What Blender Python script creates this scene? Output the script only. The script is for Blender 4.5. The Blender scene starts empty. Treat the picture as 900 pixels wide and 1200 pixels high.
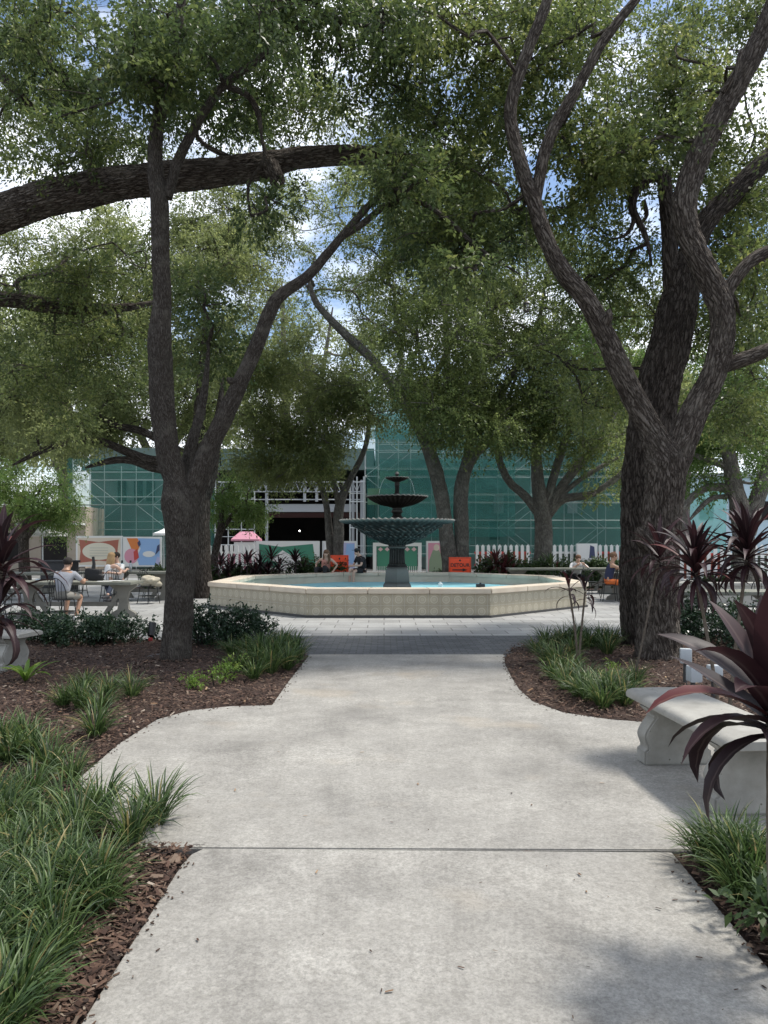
import bpy, bmesh, math, random
import numpy as np
from mathutils import Vector, Matrix, noise

R = math.radians
random.seed(7)
rng = np.random.default_rng(7)
sc = bpy.context.scene
COL = sc.collection

# ------------------------------------------------------------------ camera
# level camera 1.55 m above the path, looking along +Y, slight upward lens shift
FPX, CX, HY, CZ = 867.0, 450.0, 638.0, 1.55
cam_d = bpy.data.cameras.new("camera")
cam = bpy.data.objects.new("camera", cam_d); COL.objects.link(cam)
cam.location = (0, 0, CZ); cam.rotation_euler = (R(90), 0, 0)
cam_d.sensor_fit = 'VERTICAL'; cam_d.sensor_height = 36; cam_d.sensor_width = 27
cam_d.lens = 36 * FPX / 1200
cam_d.shift_y = (HY - 600) / 1200
cam_d.clip_start = 0.05; cam_d.clip_end = 3000
sc.camera = cam

# ------------------------------------------------------------------ sky, sun, exposure
SUN_EL, SUN_AZ = R(65), math.atan2(1.0, 0.30)
w = bpy.data.worlds.new("World"); sc.world = w; w.use_nodes = True
nt = w.node_tree; nt.nodes.clear()
def wn(t): return nt.nodes.new(t)
sky = wn('ShaderNodeTexSky'); sky.sky_type = 'NISHITA'; sky.sun_disc = False
sky.sun_elevation = SUN_EL; sky.sun_rotation = SUN_AZ; sky.air_density = 1.0; sky.dust_density = 0.6
tc = wn('ShaderNodeTexCoord'); mp = wn('ShaderNodeMapping'); mp.inputs['Scale'].default_value = (2.2, 2.2, 4.4)
mp.inputs['Location'].default_value = (0.4, 0.2, 0.1)
ns = wn('ShaderNodeTexNoise'); ns.inputs['Scale'].default_value = 1.6; ns.inputs['Detail'].default_value = 9; ns.inputs['Roughness'].default_value = 0.58
cr = wn('ShaderNodeValToRGB'); cr.color_ramp.elements[0].position = 0.42; cr.color_ramp.elements[1].position = 0.58
mx = wn('ShaderNodeMixRGB'); mx.inputs['Color2'].default_value = (8.6, 8.9, 9.5, 1)
bg = wn('ShaderNodeBackground'); bg.inputs['Strength'].default_value = 0.14
wo = wn('ShaderNodeOutputWorld')
L = nt.links.new
L(tc.outputs['Generated'], mp.inputs['Vector']); L(mp.outputs['Vector'], ns.inputs['Vector']); L(ns.outputs['Fac'], cr.inputs['Fac'])
L(cr.outputs['Color'], mx.inputs['Fac']); L(sky.outputs['Color'], mx.inputs['Color1']); L(mx.outputs['Color'], bg.inputs['Color']); L(bg.outputs['Background'], wo.inputs['Surface'])
sd = bpy.data.lights.new("sun", 'SUN'); sd.energy = 3.6; sd.angle = R(8); sd.color = (1.0, 0.955, 0.88)
sun = bpy.data.objects.new("sun", sd); COL.objects.link(sun)
sdir = Vector((math.sin(SUN_AZ) * math.cos(SUN_EL), math.cos(SUN_AZ) * math.cos(SUN_EL), math.sin(SUN_EL)))
sun.rotation_euler = sdir.to_track_quat('Z', 'Y').to_euler()
sun.location = (20, 10, 40)
sc.view_settings.view_transform = 'Standard'; sc.view_settings.look = 'None'
sc.view_settings.exposure = 0.44; sc.view_settings.gamma = 1; sc.view_settings.use_curve_mapping = False
sc.cycles.max_bounces = 7; sc.cycles.transparent_max_bounces = 12; sc.cycles.use_denoising = True
sc.cycles.sample_clamp_indirect = 6

def P(px, py, d):
    return Vector(((px - CX) * d / FPX, d, CZ - (py - HY) * d / FPX))
def G(px, py, h=0.0):
    return P(px, py, (CZ - h) * FPX / (py - HY))

# ------------------------------------------------------------------ material helpers
def mat(name, col=(.5, .5, .5), rough=.7, metal=0.0, spec=0.5):
    m = bpy.data.materials.new(name); m.use_nodes = True
    b = m.node_tree.nodes['Principled BSDF']
    b.inputs['Base Color'].default_value = (*col, 1); b.inputs['Roughness'].default_value = rough
    b.inputs['Metallic'].default_value = metal; b.inputs['Specular IOR Level'].default_value = spec
    return m
def N(m, t, **kw):
    n = m.node_tree.nodes.new(t)
    for k, v in kw.items():
        if k in n.inputs: n.inputs[k].default_value = v
        else: setattr(n, k, v)
    return n
def LK(m, a, b): m.node_tree.links.new(a, b)
def BS(m): return m.node_tree.nodes['Principled BSDF']
def ramp(m, fac, stops):
    n = N(m, 'ShaderNodeValToRGB'); e = n.color_ramp.elements
    while len(e) < len(stops): e.new(0.5)
    for i, (p, c) in enumerate(stops): e[i].position = p; e[i].color = (*c, 1)
    LK(m, fac, n.inputs['Fac']); return n.outputs['Color']
def coords(m, scale=(1, 1, 1), attr=None, kind='Object'):
    mp = N(m, 'ShaderNodeMapping'); mp.inputs['Scale'].default_value = scale
    if attr: a = N(m, 'ShaderNodeAttribute'); a.attribute_name = attr; LK(m, a.outputs['Vector'], mp.inputs['Vector'])
    else: a = N(m, 'ShaderNodeTexCoord'); LK(m, a.outputs[kind], mp.inputs['Vector'])
    return mp.outputs['Vector']
def noise_n(m, vec, scale, detail=5, rough=.55):
    n = N(m, 'ShaderNodeTexNoise', Scale=scale, Detail=detail, Roughness=rough); LK(m, vec, n.inputs['Vector']); return n.outputs['Fac']
def mixc(m, fac, a, b, mode='MIX'):
    n = N(m, 'ShaderNodeMixRGB'); n.blend_type = mode
    for s, v in (('Fac', fac), ('Color1', a), ('Color2', b)):
        if isinstance(v, (int, float)): n.inputs[s].default_value = v
        elif isinstance(v, tuple): n.inputs[s].default_value = (*v, 1)
        else: LK(m, v, n.inputs[s])
    return n.outputs['Color']
def mathn(m, op, a, b=0.0):
    n = N(m, 'ShaderNodeMath'); n.operation = op
    for i, v in enumerate((a, b)):
        if isinstance(v, (int, float)): n.inputs[i].default_value = v
        else: LK(m, v, n.inputs[i])
    return n.outputs[0]
def bump(m, h, strength=.4, dist=.02):
    n = N(m, 'ShaderNodeBump', Strength=strength, Distance=dist); LK(m, h, n.inputs['Height']); LK(m, n.outputs['Normal'], BS(m).inputs['Normal'])
def setc(m, c): LK(m, c, BS(m).inputs['Base Color'])
def varied(name, c1, c2, rough=.7, scale=6, bstr=.15, bscale=60, metal=0.0, bd=.01):
    m = mat(name, c1, rough, metal); v = coords(m)
    setc(m, ramp(m, noise_n(m, v, scale, 6), [(.3, c1), (.7, c2)])); bump(m, noise_n(m, v, bscale, 4), bstr, bd); return m

M = {}
# poured concrete path: pale, worn to the aggregate, darker damp streaks and small stains
m = M['path'] = mat('poured_concrete', rough=.88); v = coords(m)
base = ramp(m, noise_n(m, coords(m, (1, 1, 1)), 1.3, 7, .62), [(.30, (.185, .178, .166)), (.48, (.270, .261, .243)), (.68, (.340, .329, .306))])
fine = ramp(m, noise_n(m, v, 75, 6, .75), [(.34, (.66, .655, .64)), (.50, (.96, .955, .94)), (.64, (1.16, 1.15, 1.12))])
c = mixc(m, .9, base, fine, 'MULTIPLY')
flk = ramp(m, noise_n(m, v, 42, 5, .8), [(.44, (.84, .835, .82)), (.50, (1.0, 1.0, 1.0)), (.58, (1.14, 1.14, 1.13))]); c = mixc(m, .9, c, flk, 'MULTIPLY')
mott = ramp(m, noise_n(m, v, 5, 9, .72), [(.32, (.82, .812, .795)), (.62, (1.08, 1.08, 1.07))]); c = mixc(m, .9, c, mott, 'MULTIPLY')
streak = ramp(m, noise_n(m, coords(m, (.55, 1.6, 1)), 1.0, 6, .6), [(.40, (0, 0, 0)), (.72, (1, 1, 1))])
c = mixc(m, mathn(m, 'MULTIPLY', streak, .42), c, (.215, .205, .185))
rust = ramp(m, noise_n(m, coords(m, (1, 1, 1)), .9, 3), [(.58, (0, 0, 0)), (.8, (1, 1, 1))])
c = mixc(m, mathn(m, 'MULTIPLY', rust, .5), c, (.36, .29, .20))
pit = N(m, 'ShaderNodeTexVoronoi', Scale=85.0); LK(m, v, pit.inputs['Vector'])
pits = ramp(m, pit.outputs['Distance'], [(.05, (.6, .6, .6)), (.20, (1, 1, 1))])
c = mixc(m, .7, c, pits, 'MULTIPLY'); setc(m, c)
bump(m, mathn(m, 'ADD', noise_n(m, v, 110, 6, .7), mathn(m, 'MULTIPLY', noise_n(m, v, 9, 4), 1.2)), .45, .006)
# mulch
m = M['mulch'] = mat('bark_mulch', rough=.95); v = coords(m)
setc(m, ramp(m, noise_n(m, v, 28, 8, .7), [(.30, (.015, .009, .006)), (.5, (.055, .030, .021)), (.68, (.095, .057, .040))]))
bump(m, noise_n(m, coords(m, (1, 1.7, 1)), 45, 6, .7), 1.0, .03)
def vcol_mat(name, stops, rough=.6, trans=0.0, spec=.35, attr='rnd', gloss_noise=None):
    m = mat(name, rough=rough, spec=spec)
    a = N(m, 'ShaderNodeAttribute'); a.attribute_name = attr
    colr = ramp(m, a.outputs['Fac'], stops); setc(m, colr)
    if trans:
        t = N(m, 'ShaderNodeBsdfTranslucent'); hs = N(m, 'ShaderNodeHueSaturation', Saturation=.98, Value=1.5); LK(m, colr, hs.inputs['Color']); LK(m, hs.outputs['Color'], t.inputs['Color'])
        ms = N(m, 'ShaderNodeMixShader', Fac=trans); out = [n for n in m.node_tree.nodes if n.type == 'OUTPUT_MATERIAL'][0]
        LK(m, BS(m).outputs[0], ms.inputs[1]); LK(m, t.outputs[0], ms.inputs[2]); LK(m, ms.outputs[0], out.inputs['Surface'])
    return m
M['chips'] = vcol_mat('bark_chips', [(0, (.017, .010, .007)), (.45, (.060, .033, .023)), (.8, (.11, .066, .045)), (.96, (.15, .11, .08)), (1, (.30, .25, .20))], .9)
M['litter'] = vcol_mat('dry_leaf_litter', [(0, (.10, .055, .03)), (.5, (.22, .13, .07)), (1, (.34, .25, .15))], .8)
M['leaf_oak'] = vcol_mat('oak_leaf', [(0, (.030, .048, .018)), (.45, (.080, .110, .034)), (.8, (.16, .19, .055)), (1, (.28, .28, .09))], .42, .46)
M['leaf_oak_dark'] = vcol_mat('oak_leaf_painted_shade', [(0, (.024, .042, .018)), (.5, (.066, .098, .034)), (.85, (.13, .165, .05)), (1, (.22, .24, .08))], .40, .44)  # darker copy of the oak leaf, backlit shade mixed into its colour
M['leaf_pale'] = vcol_mat('pale_olive_leaf', [(0, (.075, .100, .040)), (.5, (.155, .185, .070)), (.85, (.25, .275, .10)), (1, (.36, .37, .15))], .5, .52)
M['leaf_mid'] = vcol_mat('mid_green_oak_leaf', [(0, (.055, .080, .030)), (.5, (.12, .155, .050)), (.85, (.20, .235, .075)), (1, (.30, .32, .11))], .45, .5)
M['leaf_fern'] = vcol_mat('feathery_leaf', [(0, (.045, .085, .020)), (.5, (.085, .145, .035)), (1, (.17, .22, .06))], .5, .45)
M['leaf_shrub'] = vcol_mat('glossy_shrub_leaf', [(0, (.012, .026, .014)), (.6, (.026, .052, .026)), (1, (.06, .10, .045))], .32, .15)
M['leaf_hedge'] = vcol_mat('hedge_leaf', [(0, (.022, .045, .016)), (.6, (.050, .085, .030)), (1, (.11, .15, .05))], .4, .25)
M['grass'] = vcol_mat('strap_grass_blade', [(0, (.020, .042, .014)), (.55, (.052, .092, .026)), (.93, (.11, .16, .05)), (.97, (.20, .19, .07)), (1, (.30, .23, .10))], .42, .28)
M['leaf_lime'] = vcol_mat('lime_leaf', [(0, (.06, .12, .015)), (.6, (.12, .20, .03)), (1, (.22, .28, .05))], .4, .35)
# cordyline: dark wine leaf with pale midrib
def ti(name, a, b, rib):
    m = vcol_mat(name, [(0, a), (1, b)], .52, .12, .3)
    at = N(m, 'ShaderNodeAttribute'); at.attribute_name = 'across'
    rb = ramp(m, at.outputs['Fac'], [(.0, (1, 1, 1)), (.08, (1, 1, 1)), (.15, (0, 0, 0))])
    prev = BS(m).inputs['Base Color'].links[0].from_socket
    st = noise_n(m, coords(m, (1, 1, 1)), 30, 3)
    c2 = mixc(m, mathn(m, 'MULTIPLY', st, .5), prev, (a[0] * .5, a[1] * .5, a[2] * .5))
    setc(m, mixc(m, mathn(m, 'MULTIPLY', rb, .55), c2, rib)); return m
M['ti'] = ti('wine_strap_leaf', (.016, .009, .011), (.050, .019, .023), (.10, .07, .065))
M['ti_red'] = ti('red_strap_leaf', (.045, .012, .014), (.12, .026, .026), (.16, .09, .07))
M['stem_pale'] = varied('ringed_cane_stem', (.07, .055, .042), (.13, .105, .08), .85, 30)
# bark
def bark(name, dark, mid, pale, sv=5.0, lich=.25):
    m = mat(name, rough=.92, spec=.2)
    v = coords(m, (sv, sv, sv * .20), attr='bark')
    w1 = noise_n(m, v, 1.3, 4, .6)
    vv = N(m, 'ShaderNodeVectorMath'); vv.operation = 'ADD'; LK(m, v, vv.inputs[0])
    cmb = N(m, 'ShaderNodeCombineXYZ'); LK(m, mathn(m, 'MULTIPLY', w1, 1.5), cmb.inputs[0]); LK(m, mathn(m, 'MULTIPLY', w1, -1.2), cmb.inputs[1]); LK(m, mathn(m, 'MULTIPLY', w1, 1.3), cmb.inputs[2]); LK(m, cmb.outputs[0], vv.inputs[1])
    vo = N(m, 'ShaderNodeTexVoronoi', Scale=3.4); vo.feature = 'DISTANCE_TO_EDGE'; LK(m, vv.outputs[0], vo.inputs['Vector'])
    n2 = noise_n(m, v, 6, 9, .74)
    h = mathn(m, 'ADD', ramp(m, vo.outputs['Distance'], [(.0, (0, 0, 0)), (.20, (.75, .75, .75)), (.4, (1, 1, 1))]), mathn(m, 'MULTIPLY', n2, 1.5))
    c = ramp(m, mathn(m, 'MULTIPLY', h, .42), [(.22, dark), (.50, mid), (.78, pale)])
    li = ramp(m, noise_n(m, coords(m), 3.5, 6, .7), [(.50, (0, 0, 0)), (.66, (1, 1, 1))])
    c = mixc(m, mathn(m, 'MULTIPLY', li, lich), c, (pale[0] * 1.5, pale[1] * 1.55, pale[2] * 1.5)); setc(m, c)
    bump(m, h, 1.0, .07); return m
M['bark'] = bark('ridged_oak_bark', (.022, .016, .013), (.12, .097, .080), (.27, .235, .20), 8.0, .25)
M['bark_dark'] = bark('dark_deep_bark', (.014, .011, .009), (.075, .060, .050), (.17, .145, .125), 7.0, .18)
M['bark_smooth'] = bark('finely_speckled_bark', (.040, .032, .026), (.105, .088, .073), (.20, .178, .155), 17.0, .45)
M['bark_pale'] = bark('pale_grey_bark', (.11, .098, .085), (.22, .198, .175), (.34, .315, .28), 8.0, .45)

# ------------------------------------------------------------------ mesh builder
class MB:
    def __init__(s): s.v = []; s.f = []; s.mi = []; s.bark = []; s.hasb = False; s.cur = 0
    def _add(s, vs, fs, bark=None):
        o = len(s.v); s.v += [tuple(x) for x in vs]; s.f += [tuple(i + o for i in f) for f in fs]; s.mi += [s.cur] * len(fs)
        if bark is not None: s.hasb = True; s.bark += bark
        else: s.bark += [(x[0], x[1], x[2]) for x in vs]
        return s
    def box(s, c, size, rz=0, rx=0, ry=0, bev=0.0):
        x, y, z = size[0] / 2, size[1] / 2, size[2] / 2
        if bev:
            bmx = bmesh.new(); bmesh.ops.create_cube(bmx, size=1); bmesh.ops.scale(bmx, vec=size, verts=bmx.verts)
            bmesh.ops.bevel(bmx, geom=list(bmx.edges), offset=bev, segments=2, profile=.6, affect='EDGES')
            vs = [v.co.copy() for v in bmx.verts]; bmx.verts.index_update(); fs = [[v.index for v in f.verts] for f in bmx.faces]; bmx.free()
        else:
            vs = [Vector((a * x, b * y, e * z)) for a in (-1, 1) for b in (-1, 1) for e in (-1, 1)]
            fs = [(0, 1, 3, 2), (4, 6, 7, 5), (0, 4, 5, 1), (2, 3, 7, 6), (0, 2, 6, 4), (1, 5, 7, 3)]
        from mathutils import Euler
        rm = Euler((rx, ry, rz)).to_matrix()
        return s._add([rm @ q + Vector(c) for q in vs], fs)
    def tube(s, pts, rad, seg=8, cap=True, lump=0.0, flute=None, bark=False, ridge=0.0):
        pts = [Vector(p) for p in pts]; n = len(pts)
        if isinstance(rad, (int, float)): rad = [rad] * n
        vs = []; fs = []; bk = []
        T0 = (pts[1] - pts[0]).normalized()
        up = Vector((0, 0, 1)) if abs(T0.z) < .9 else Vector((0, 1, 0))
        U = T0.cross(up).normalized(); dist = 0.0; off = random.random() * 50
        for i in range(n):
            T = (pts[min(i + 1, n - 1)] - pts[max(i - 1, 0)])
            T = T.normalized() if T.length > 1e-9 else T0
            U = (U - T * U.dot(T)).normalized(); W = T.cross(U)
            if i: dist += (pts[i] - pts[i - 1]).length
            for k in range(seg):
                a = 2 * math.pi * k / seg; r = rad[i]
                if lump:
                    r *= 1 + lump * (noise.noise(Vector((math.cos(a) * 1.3, math.sin(a) * 1.3 + off, dist * 1.6))) + .5 * noise.noise(Vector((math.cos(a) * 3, math.sin(a) * 3 + off, dist * 5))))
                if ridge:
                    ca, sa = math.cos(a) * rad[i] * 17 + off, math.sin(a) * rad[i] * 17; wv_ = noise.noise(Vector((ca * .35, sa * .35, dist * 2.5)))
                    q = 1 - abs(noise.noise(Vector((ca + wv_ * 1.3, sa - wv_ * 1.3, dist * 3.2 + wv_ * 2)))) * 2.6
                    q2 = 1 - abs(noise.noise(Vector((ca * 1.9 + 7, sa * 1.9, dist * 6.5)))) * 2.4
                    r -= min(ridge, rad[i] * .10) * (max(0, q) ** 1.6 + .5 * max(0, q2) ** 1.6)
                if flute: r *= flute(a, i / (n - 1), dist)
                vs.append(pts[i] + (U * math.cos(a) + W * math.sin(a)) * r)
                bk.append((math.cos(a) * max(rad[i], .03) + off, math.sin(a) * max(rad[i], .03), dist))
        for i in range(n - 1):
            for k in range(seg):
                a = i * seg + k; b = i * seg + (k + 1) % seg
                fs.append((a, b, b + seg, a + seg))
        if cap: fs.append(tuple(range(seg))[::-1]); fs.append(tuple(range((n - 1) * seg, n * seg)))
        return s._add(vs, fs, bk)
    def lathe(s, prof, seg=32, c=(0, 0, 0), fn=None, phase=0):
        vs = []; fs = []; n = len(prof)
        for i, (r, z) in enumerate(prof):
            for k in range(seg):
                a = 2 * math.pi * (k + phase) / seg; rr, zz = r, z
                if fn: rr, zz = fn(a, i, r, z)
                vs.append((c[0] + rr * math.cos(a), c[1] + rr * math.sin(a), c[2] + zz))
        for i in range(n - 1):
            for k in range(seg):
                a = i * seg + k; b = i * seg + (k + 1) % seg
                fs.append((a, b, b + seg, a + seg))
        if prof[0][0] > 1e-6: fs.append(tuple(range(seg))[::-1])
        if prof[-1][0] > 1e-6: fs.append(tuple(range((n - 1) * seg, n * seg)))
        return s._add(vs, fs)
    def prism(s, poly, z0, z1):
        n = len(poly); vs = [(x, y, z0) for x, y in poly] + [(x, y, z1) for x, y in poly]
        fs = [tuple(range(n))[::-1], tuple(range(n, 2 * n))] + [(i, (i + 1) % n, n + (i + 1) % n, n + i) for i in range(n)]
        return s._add(vs, fs)
    def plate(s, poly, y0, y1):           # polygon in x,z extruded along y (front at y0)
        n = len(poly); vs = [(x, y0, z) for x, z in poly] + [(x, y1, z) for x, z in poly]
        fs = [tuple(range(n)), tuple(range(n, 2 * n))[::-1]] + [((i + 1) % n, i, n + i, n + (i + 1) % n) for i in range(n)]
        return s._add(vs, fs)
    def ball(s, c, r, seg=12, rings=8):
        if isinstance(r, (int, float)): r = (r, r, r)
        vs = [(c[0], c[1], c[2] - r[2])]; fs = []
        for i in range(1, rings):
            t = math.pi * i / rings
            for k in range(seg):
                a = 2 * math.pi * k / seg
                vs.append((c[0] + r[0] * math.sin(t) * math.cos(a), c[1] + r[1] * math.sin(t) * math.sin(a), c[2] - r[2] * math.cos(t)))
        vs.append((c[0], c[1], c[2] + r[2]))
        for k in range(seg): fs.append((0, 1 + (k + 1) % seg, 1 + k))
        for i in range(rings - 2):
            for k in range(seg):
                a = 1 + i * seg + k; b = 1 + i * seg + (k + 1) % seg; fs.append((a, b, b + seg, a + seg))
        t = len(vs) - 1; o = 1 + (rings - 2) * seg
        for k in range(seg): fs.append((o + k, o + (k + 1) % seg, t))
        return s._add(vs, fs)
    def build(s, name, mats, parent=None, smooth=True, ang=40):
        me = bpy.data.meshes.new(name); me.from_pydata(s.v, [], s.f)
        if not isinstance(mats, (list, tuple)): mats = [mats]
        for x in mats: me.materials.append(x)
        me.polygons.foreach_set('material_index', s.mi)
        if s.hasb:
            at = me.attributes.new('bark', 'FLOAT_VECTOR', 'POINT'); at.data.foreach_set('vector', np.array(s.bark, dtype=np.float32).ravel())
        if smooth:
            me.polygons.foreach_set('use_smooth', [True] * len(me.polygons))
            try: me.set_sharp_from_angle(angle=R(ang))
            except Exception: pass
        me.update(); o = bpy.data.objects.new(name, me); COL.objects.link(o)
        if parent: o.parent = parent
        return o

def tag(o, label=None, cat=None, group=None, kind=None):
    if label: o['label'] = label
    if cat: o['category'] = cat
    if group: o['group'] = group
    if kind: o['kind'] = kind
    return o
def thing(name, label, cat, loc=(0, 0, 0), rz=0.0, group=None):
    o = bpy.data.objects.new(name, None); COL.objects.link(o); o.location = loc; o.rotation_euler = (0, 0, rz); o.empty_display_size = .1
    return tag(o, label, cat, group)
def copy_tree(o, loc, rz, label=None, group=None, scale=None):
    def rec(s, par):
        c = s.copy(); COL.objects.link(c); c.parent = par
        for ch in s.children: rec(ch, c)
        return c
    c = rec(o, None); c.location = loc; c.rotation_euler = (0, 0, rz)
    if label: c['label'] = label
    if group: c['group'] = group
    if scale: c.scale = scale
    return c
def spline(pts, rad, step):
    """Catmull-Rom through points, resampled."""
    pts = [Vector(p) for p in pts]; out = []; ro = []
    for i in range(len(pts) - 1):
        p0 = pts[max(i - 1, 0)]; p1 = pts[i]; p2 = pts[i + 1]; p3 = pts[min(i + 2, len(pts) - 1)]
        n = max(2, int((p2 - p1).length / step))
        for k in range(n):
            t = k / n
            out.append(.5 * ((2 * p1) + (p2 - p0) * t + (2 * p0 - 5 * p1 + 4 * p2 - p3) * t * t + (3 * p1 - p0 - 3 * p2 + p3) * t ** 3))
            ro.append(rad[i] * (1 - t) + rad[i + 1] * t)
    out.append(pts[-1]); ro.append(rad[-1]); return out, ro

def mesh_np(name, verts, faces4, material, parent=None, attrs=None, smooth=False):
    """verts (n,3), faces4 (m,4)"""
    me = bpy.data.meshes.new(name); nv, nf = len(verts), len(faces4); k = faces4.shape[1]
    me.vertices.add(nv); me.vertices.foreach_set('co', verts.astype(np.float32).ravel())
    me.loops.add(nf * k); me.loops.foreach_set('vertex_index', faces4.astype(np.int32).ravel())
    me.polygons.add(nf); me.polygons.foreach_set('loop_start', np.arange(0, nf * k, k, dtype=np.int32))
    try: me.polygons.foreach_set('loop_total', np.full(nf, k, dtype=np.int32))
    except Exception: pass
    me.materials.append(material)
    for an, (arr, dom) in (attrs or {}).items():
        a = me.attributes.new(an, 'FLOAT', dom); a.data.foreach_set('value', arr.astype(np.float32))
    if smooth: me.polygons.foreach_set('use_smooth', np.ones(nf, dtype=bool))
    me.update(calc_edges=True); o = bpy.data.objects.new(name, me); COL.objects.link(o)
    if parent: o.parent = parent
    return o
# ================================================================== SETTING
def in_poly(x, y, poly):
    c = False; n = len(poly)
    for i in range(n):
        x1, y1 = poly[i]; x2, y2 = poly[(i + 1) % n]
        if (y1 > y) != (y2 > y) and x < (x2 - x1) * (y - y1) / (y2 - y1) + x1: c = not c
    return c
SLAB_LOW = [(-.96, -3), (1.36, -3), (1.36, 2.2), (1.42, 3.645), (-.90, 3.69), (-.945, 3.62), (-.96, 3.5)]
SLAB_UP = [(-1.30, 3.70), (2.75, 3.655), (2.9, 4.4), (2.85, 6.2), (2.35, 6.27), (1.95, 6.42), (1.62, 6.68), (1.44, 7.15), (1.42, 7.8), (1.47, 8.6), (1.55, 9.5), (1.66, 10.2), (-1.03, 10.2), (-1.06, 8.2), (-1.06, 6.98), (-1.45, 6.93), (-1.78, 6.75), (-1.97, 6.4), (-2.02, 5.6), (-1.98, 4.8), (-1.75, 4.3)]
BED_L = [(-14, -3), (0, -3), (0, 9.5), (-1.03, 10.2), (-1.5, 10.9), (-2.4, 11.6), (-4, 12.0), (-14, 12.2)]
BED_R = [(0, -3), (14, -3), (14, 12.4), (4.2, 12.5), (3.2, 12.3), (2.4, 11.7), (1.9, 11.0), (1.66, 10.2), (0, 9.5)]

g = MB(); g._add([(-900, -200, -.03), (900, -200, -.03), (900, 1500, -.03), (-900, 1500, -.03)], [(0, 1, 2, 3)])
M['soil'] = varied('far_ground_asphalt', (.10, .10, .095), (.17, .165, .155), .95, .5)
tag(g.build('ground', M['soil'], smooth=False), kind='structure')

def slab(name, poly):
    bmx = bmesh.new(); vs = [bmx.verts.new((x, y, .035)) for x, y in poly]
    f = bmx.faces.new(vs); f.normal_update()
    if f.normal.z < 0: f.normal_flip()
    e = bmesh.ops.extrude_face_region(bmx, geom=[f]); nv = [q for q in e['geom'] if isinstance(q, bmesh.types.BMVert)]
    for q in nv: q.co.z = -.06
    bmesh.ops.recalc_face_normals(bmx, faces=bmx.faces)
    top = [ed for ed in bmx.edges if all(abs(q.co.z - .035) < 1e-5 for q in ed.verts)]
    bmesh.ops.bevel(bmx, geom=top, offset=.006, segments=2, affect='EDGES')
    me = bpy.data.meshes.new(name); bmx.to_mesh(me); bmx.free(); me.materials.append(M['path'])
    o = bpy.data.objects.new(name, me); COL.objects.link(o); return tag(o, kind='structure')
slab('path_slab', SLAB_LOW); slab('path_slab', SLAB_UP)

# plaza of pale rectangular pavers, and a band of small dark pavers at the end of the path
def paver_mat(name, c1, c2, mortar, bw, bh, ms, rough=.75):
    m = mat(name, rough=rough); v = coords(m)
    b = N(m, 'ShaderNodeTexBrick', Scale=1.0); b.inputs['Brick Width'].default_value = bw; b.inputs['Row Height'].default_value = bh
    b.inputs['Mortar Size'].default_value = ms; b.inputs['Mortar Smooth'].default_value = .3; b.inputs['Bias'].default_value = 0
    b.inputs['Color1'].default_value = (*c1, 1); b.inputs['Color2'].default_value = (*c2, 1); b.inputs['Mortar'].default_value = (*mortar, 1)
    LK(m, v, b.inputs['Vector'])
    st = ramp(m, noise_n(m, v, 1.1, 7, .65), [(.3, (.72, .71, .70)), (.7, (1.1, 1.1, 1.1))])
    setc(m, mixc(m, .8, mixc(m, .35, b.outputs['Color'], ramp(m, noise_n(m, v, 40, 5), [(.3, (.6, .6, .6)), (.7, (1.3, 1.3, 1.3))]), 'MULTIPLY'), st, 'MULTIPLY'))
    bump(m, mathn(m, 'SUBTRACT', noise_n(m, v, 50, 3), mathn(m, 'MULTIPLY', b.outputs['Fac'], 2.0)), .4, .01); return m
M['paver'] = paver_mat('pale_paver', (.27, .272, .265), (.36, .36, .35), (.15, .145, .14), .62, .46, .012)
M['paver_dark'] = paver_mat('dark_cobble_band', (.075, .080, .088), (.13, .135, .14), (.05, .05, .05), .20, .10, .010)
g = MB(); g._add([(-30, 10.0, -.004), (30, 10.0, -.004), (30, 34, -.004), (-30, 34, -.004)], [(0, 1, 2, 3)])
tag(g.build('plaza_pavement', M['paver'], smooth=False), kind='structure')
g = MB(); g._add([(-3.6, 10.15, .004), (3.4, 10.15, .004), (3.4, 12.55, .004), (-3.6, 12.55, .004)], [(0, 1, 2, 3)])
tag(g.build('dark_paving_band', M['paver_dark'], smooth=False), kind='structure')

def bed(name, poly, step=.07):
    xs = [p[0] for p in poly]; ys = [p[1] for p in poly]
    nx = int((max(xs) - min(xs)) / step); ny = int((max(ys) - min(ys)) / step)
    X, Y = np.meshgrid(np.linspace(min(xs), max(xs), nx + 1), np.linspace(min(ys), max(ys), ny + 1))
    Z = np.zeros_like(X); keep = np.zeros((ny + 1, nx + 1), bool)
    for j in range(ny + 1):
        for i in range(nx + 1):
            x, y = X[j, i], Y[j, i]
            if not in_poly(x, y, poly): continue
            keep[j, i] = True
            if in_poly(x, y, SLAB_LOW) or in_poly(x, y, SLAB_UP): Z[j, i] = -.02; continue
            Z[j, i] = .022 + .03 * noise.noise(Vector((x * 1.1, y * 1.1, 0))) + .022 * noise.noise(Vector((x * 6, y * 6, 3))) + .012 * noise.noise(Vector((x * 17, y * 17, 3)))
    idx = np.arange((nx + 1) * (ny + 1)).reshape(ny + 1, nx + 1)
    q = np.stack([idx[:-1, :-1], idx[:-1, 1:], idx[1:, 1:], idx[1:, :-1]], -1).reshape(-1, 4)
    k = (keep[:-1, :-1] & keep[:-1, 1:] & keep[1:, 1:] & keep[1:, :-1]).ravel()
    q = q[k]; used = np.unique(q); remap = np.zeros(idx.size, int); remap[used] = np.arange(len(used))
    V = np.stack([X.ravel(), Y.ravel(), Z.ravel()], 1)[used]
    return tag(mesh_np(name, V, remap[q], M['mulch'], smooth=True), kind='structure')
bed('mulch_bed', BED_L); bed('mulch_bed', BED_R)

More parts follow.
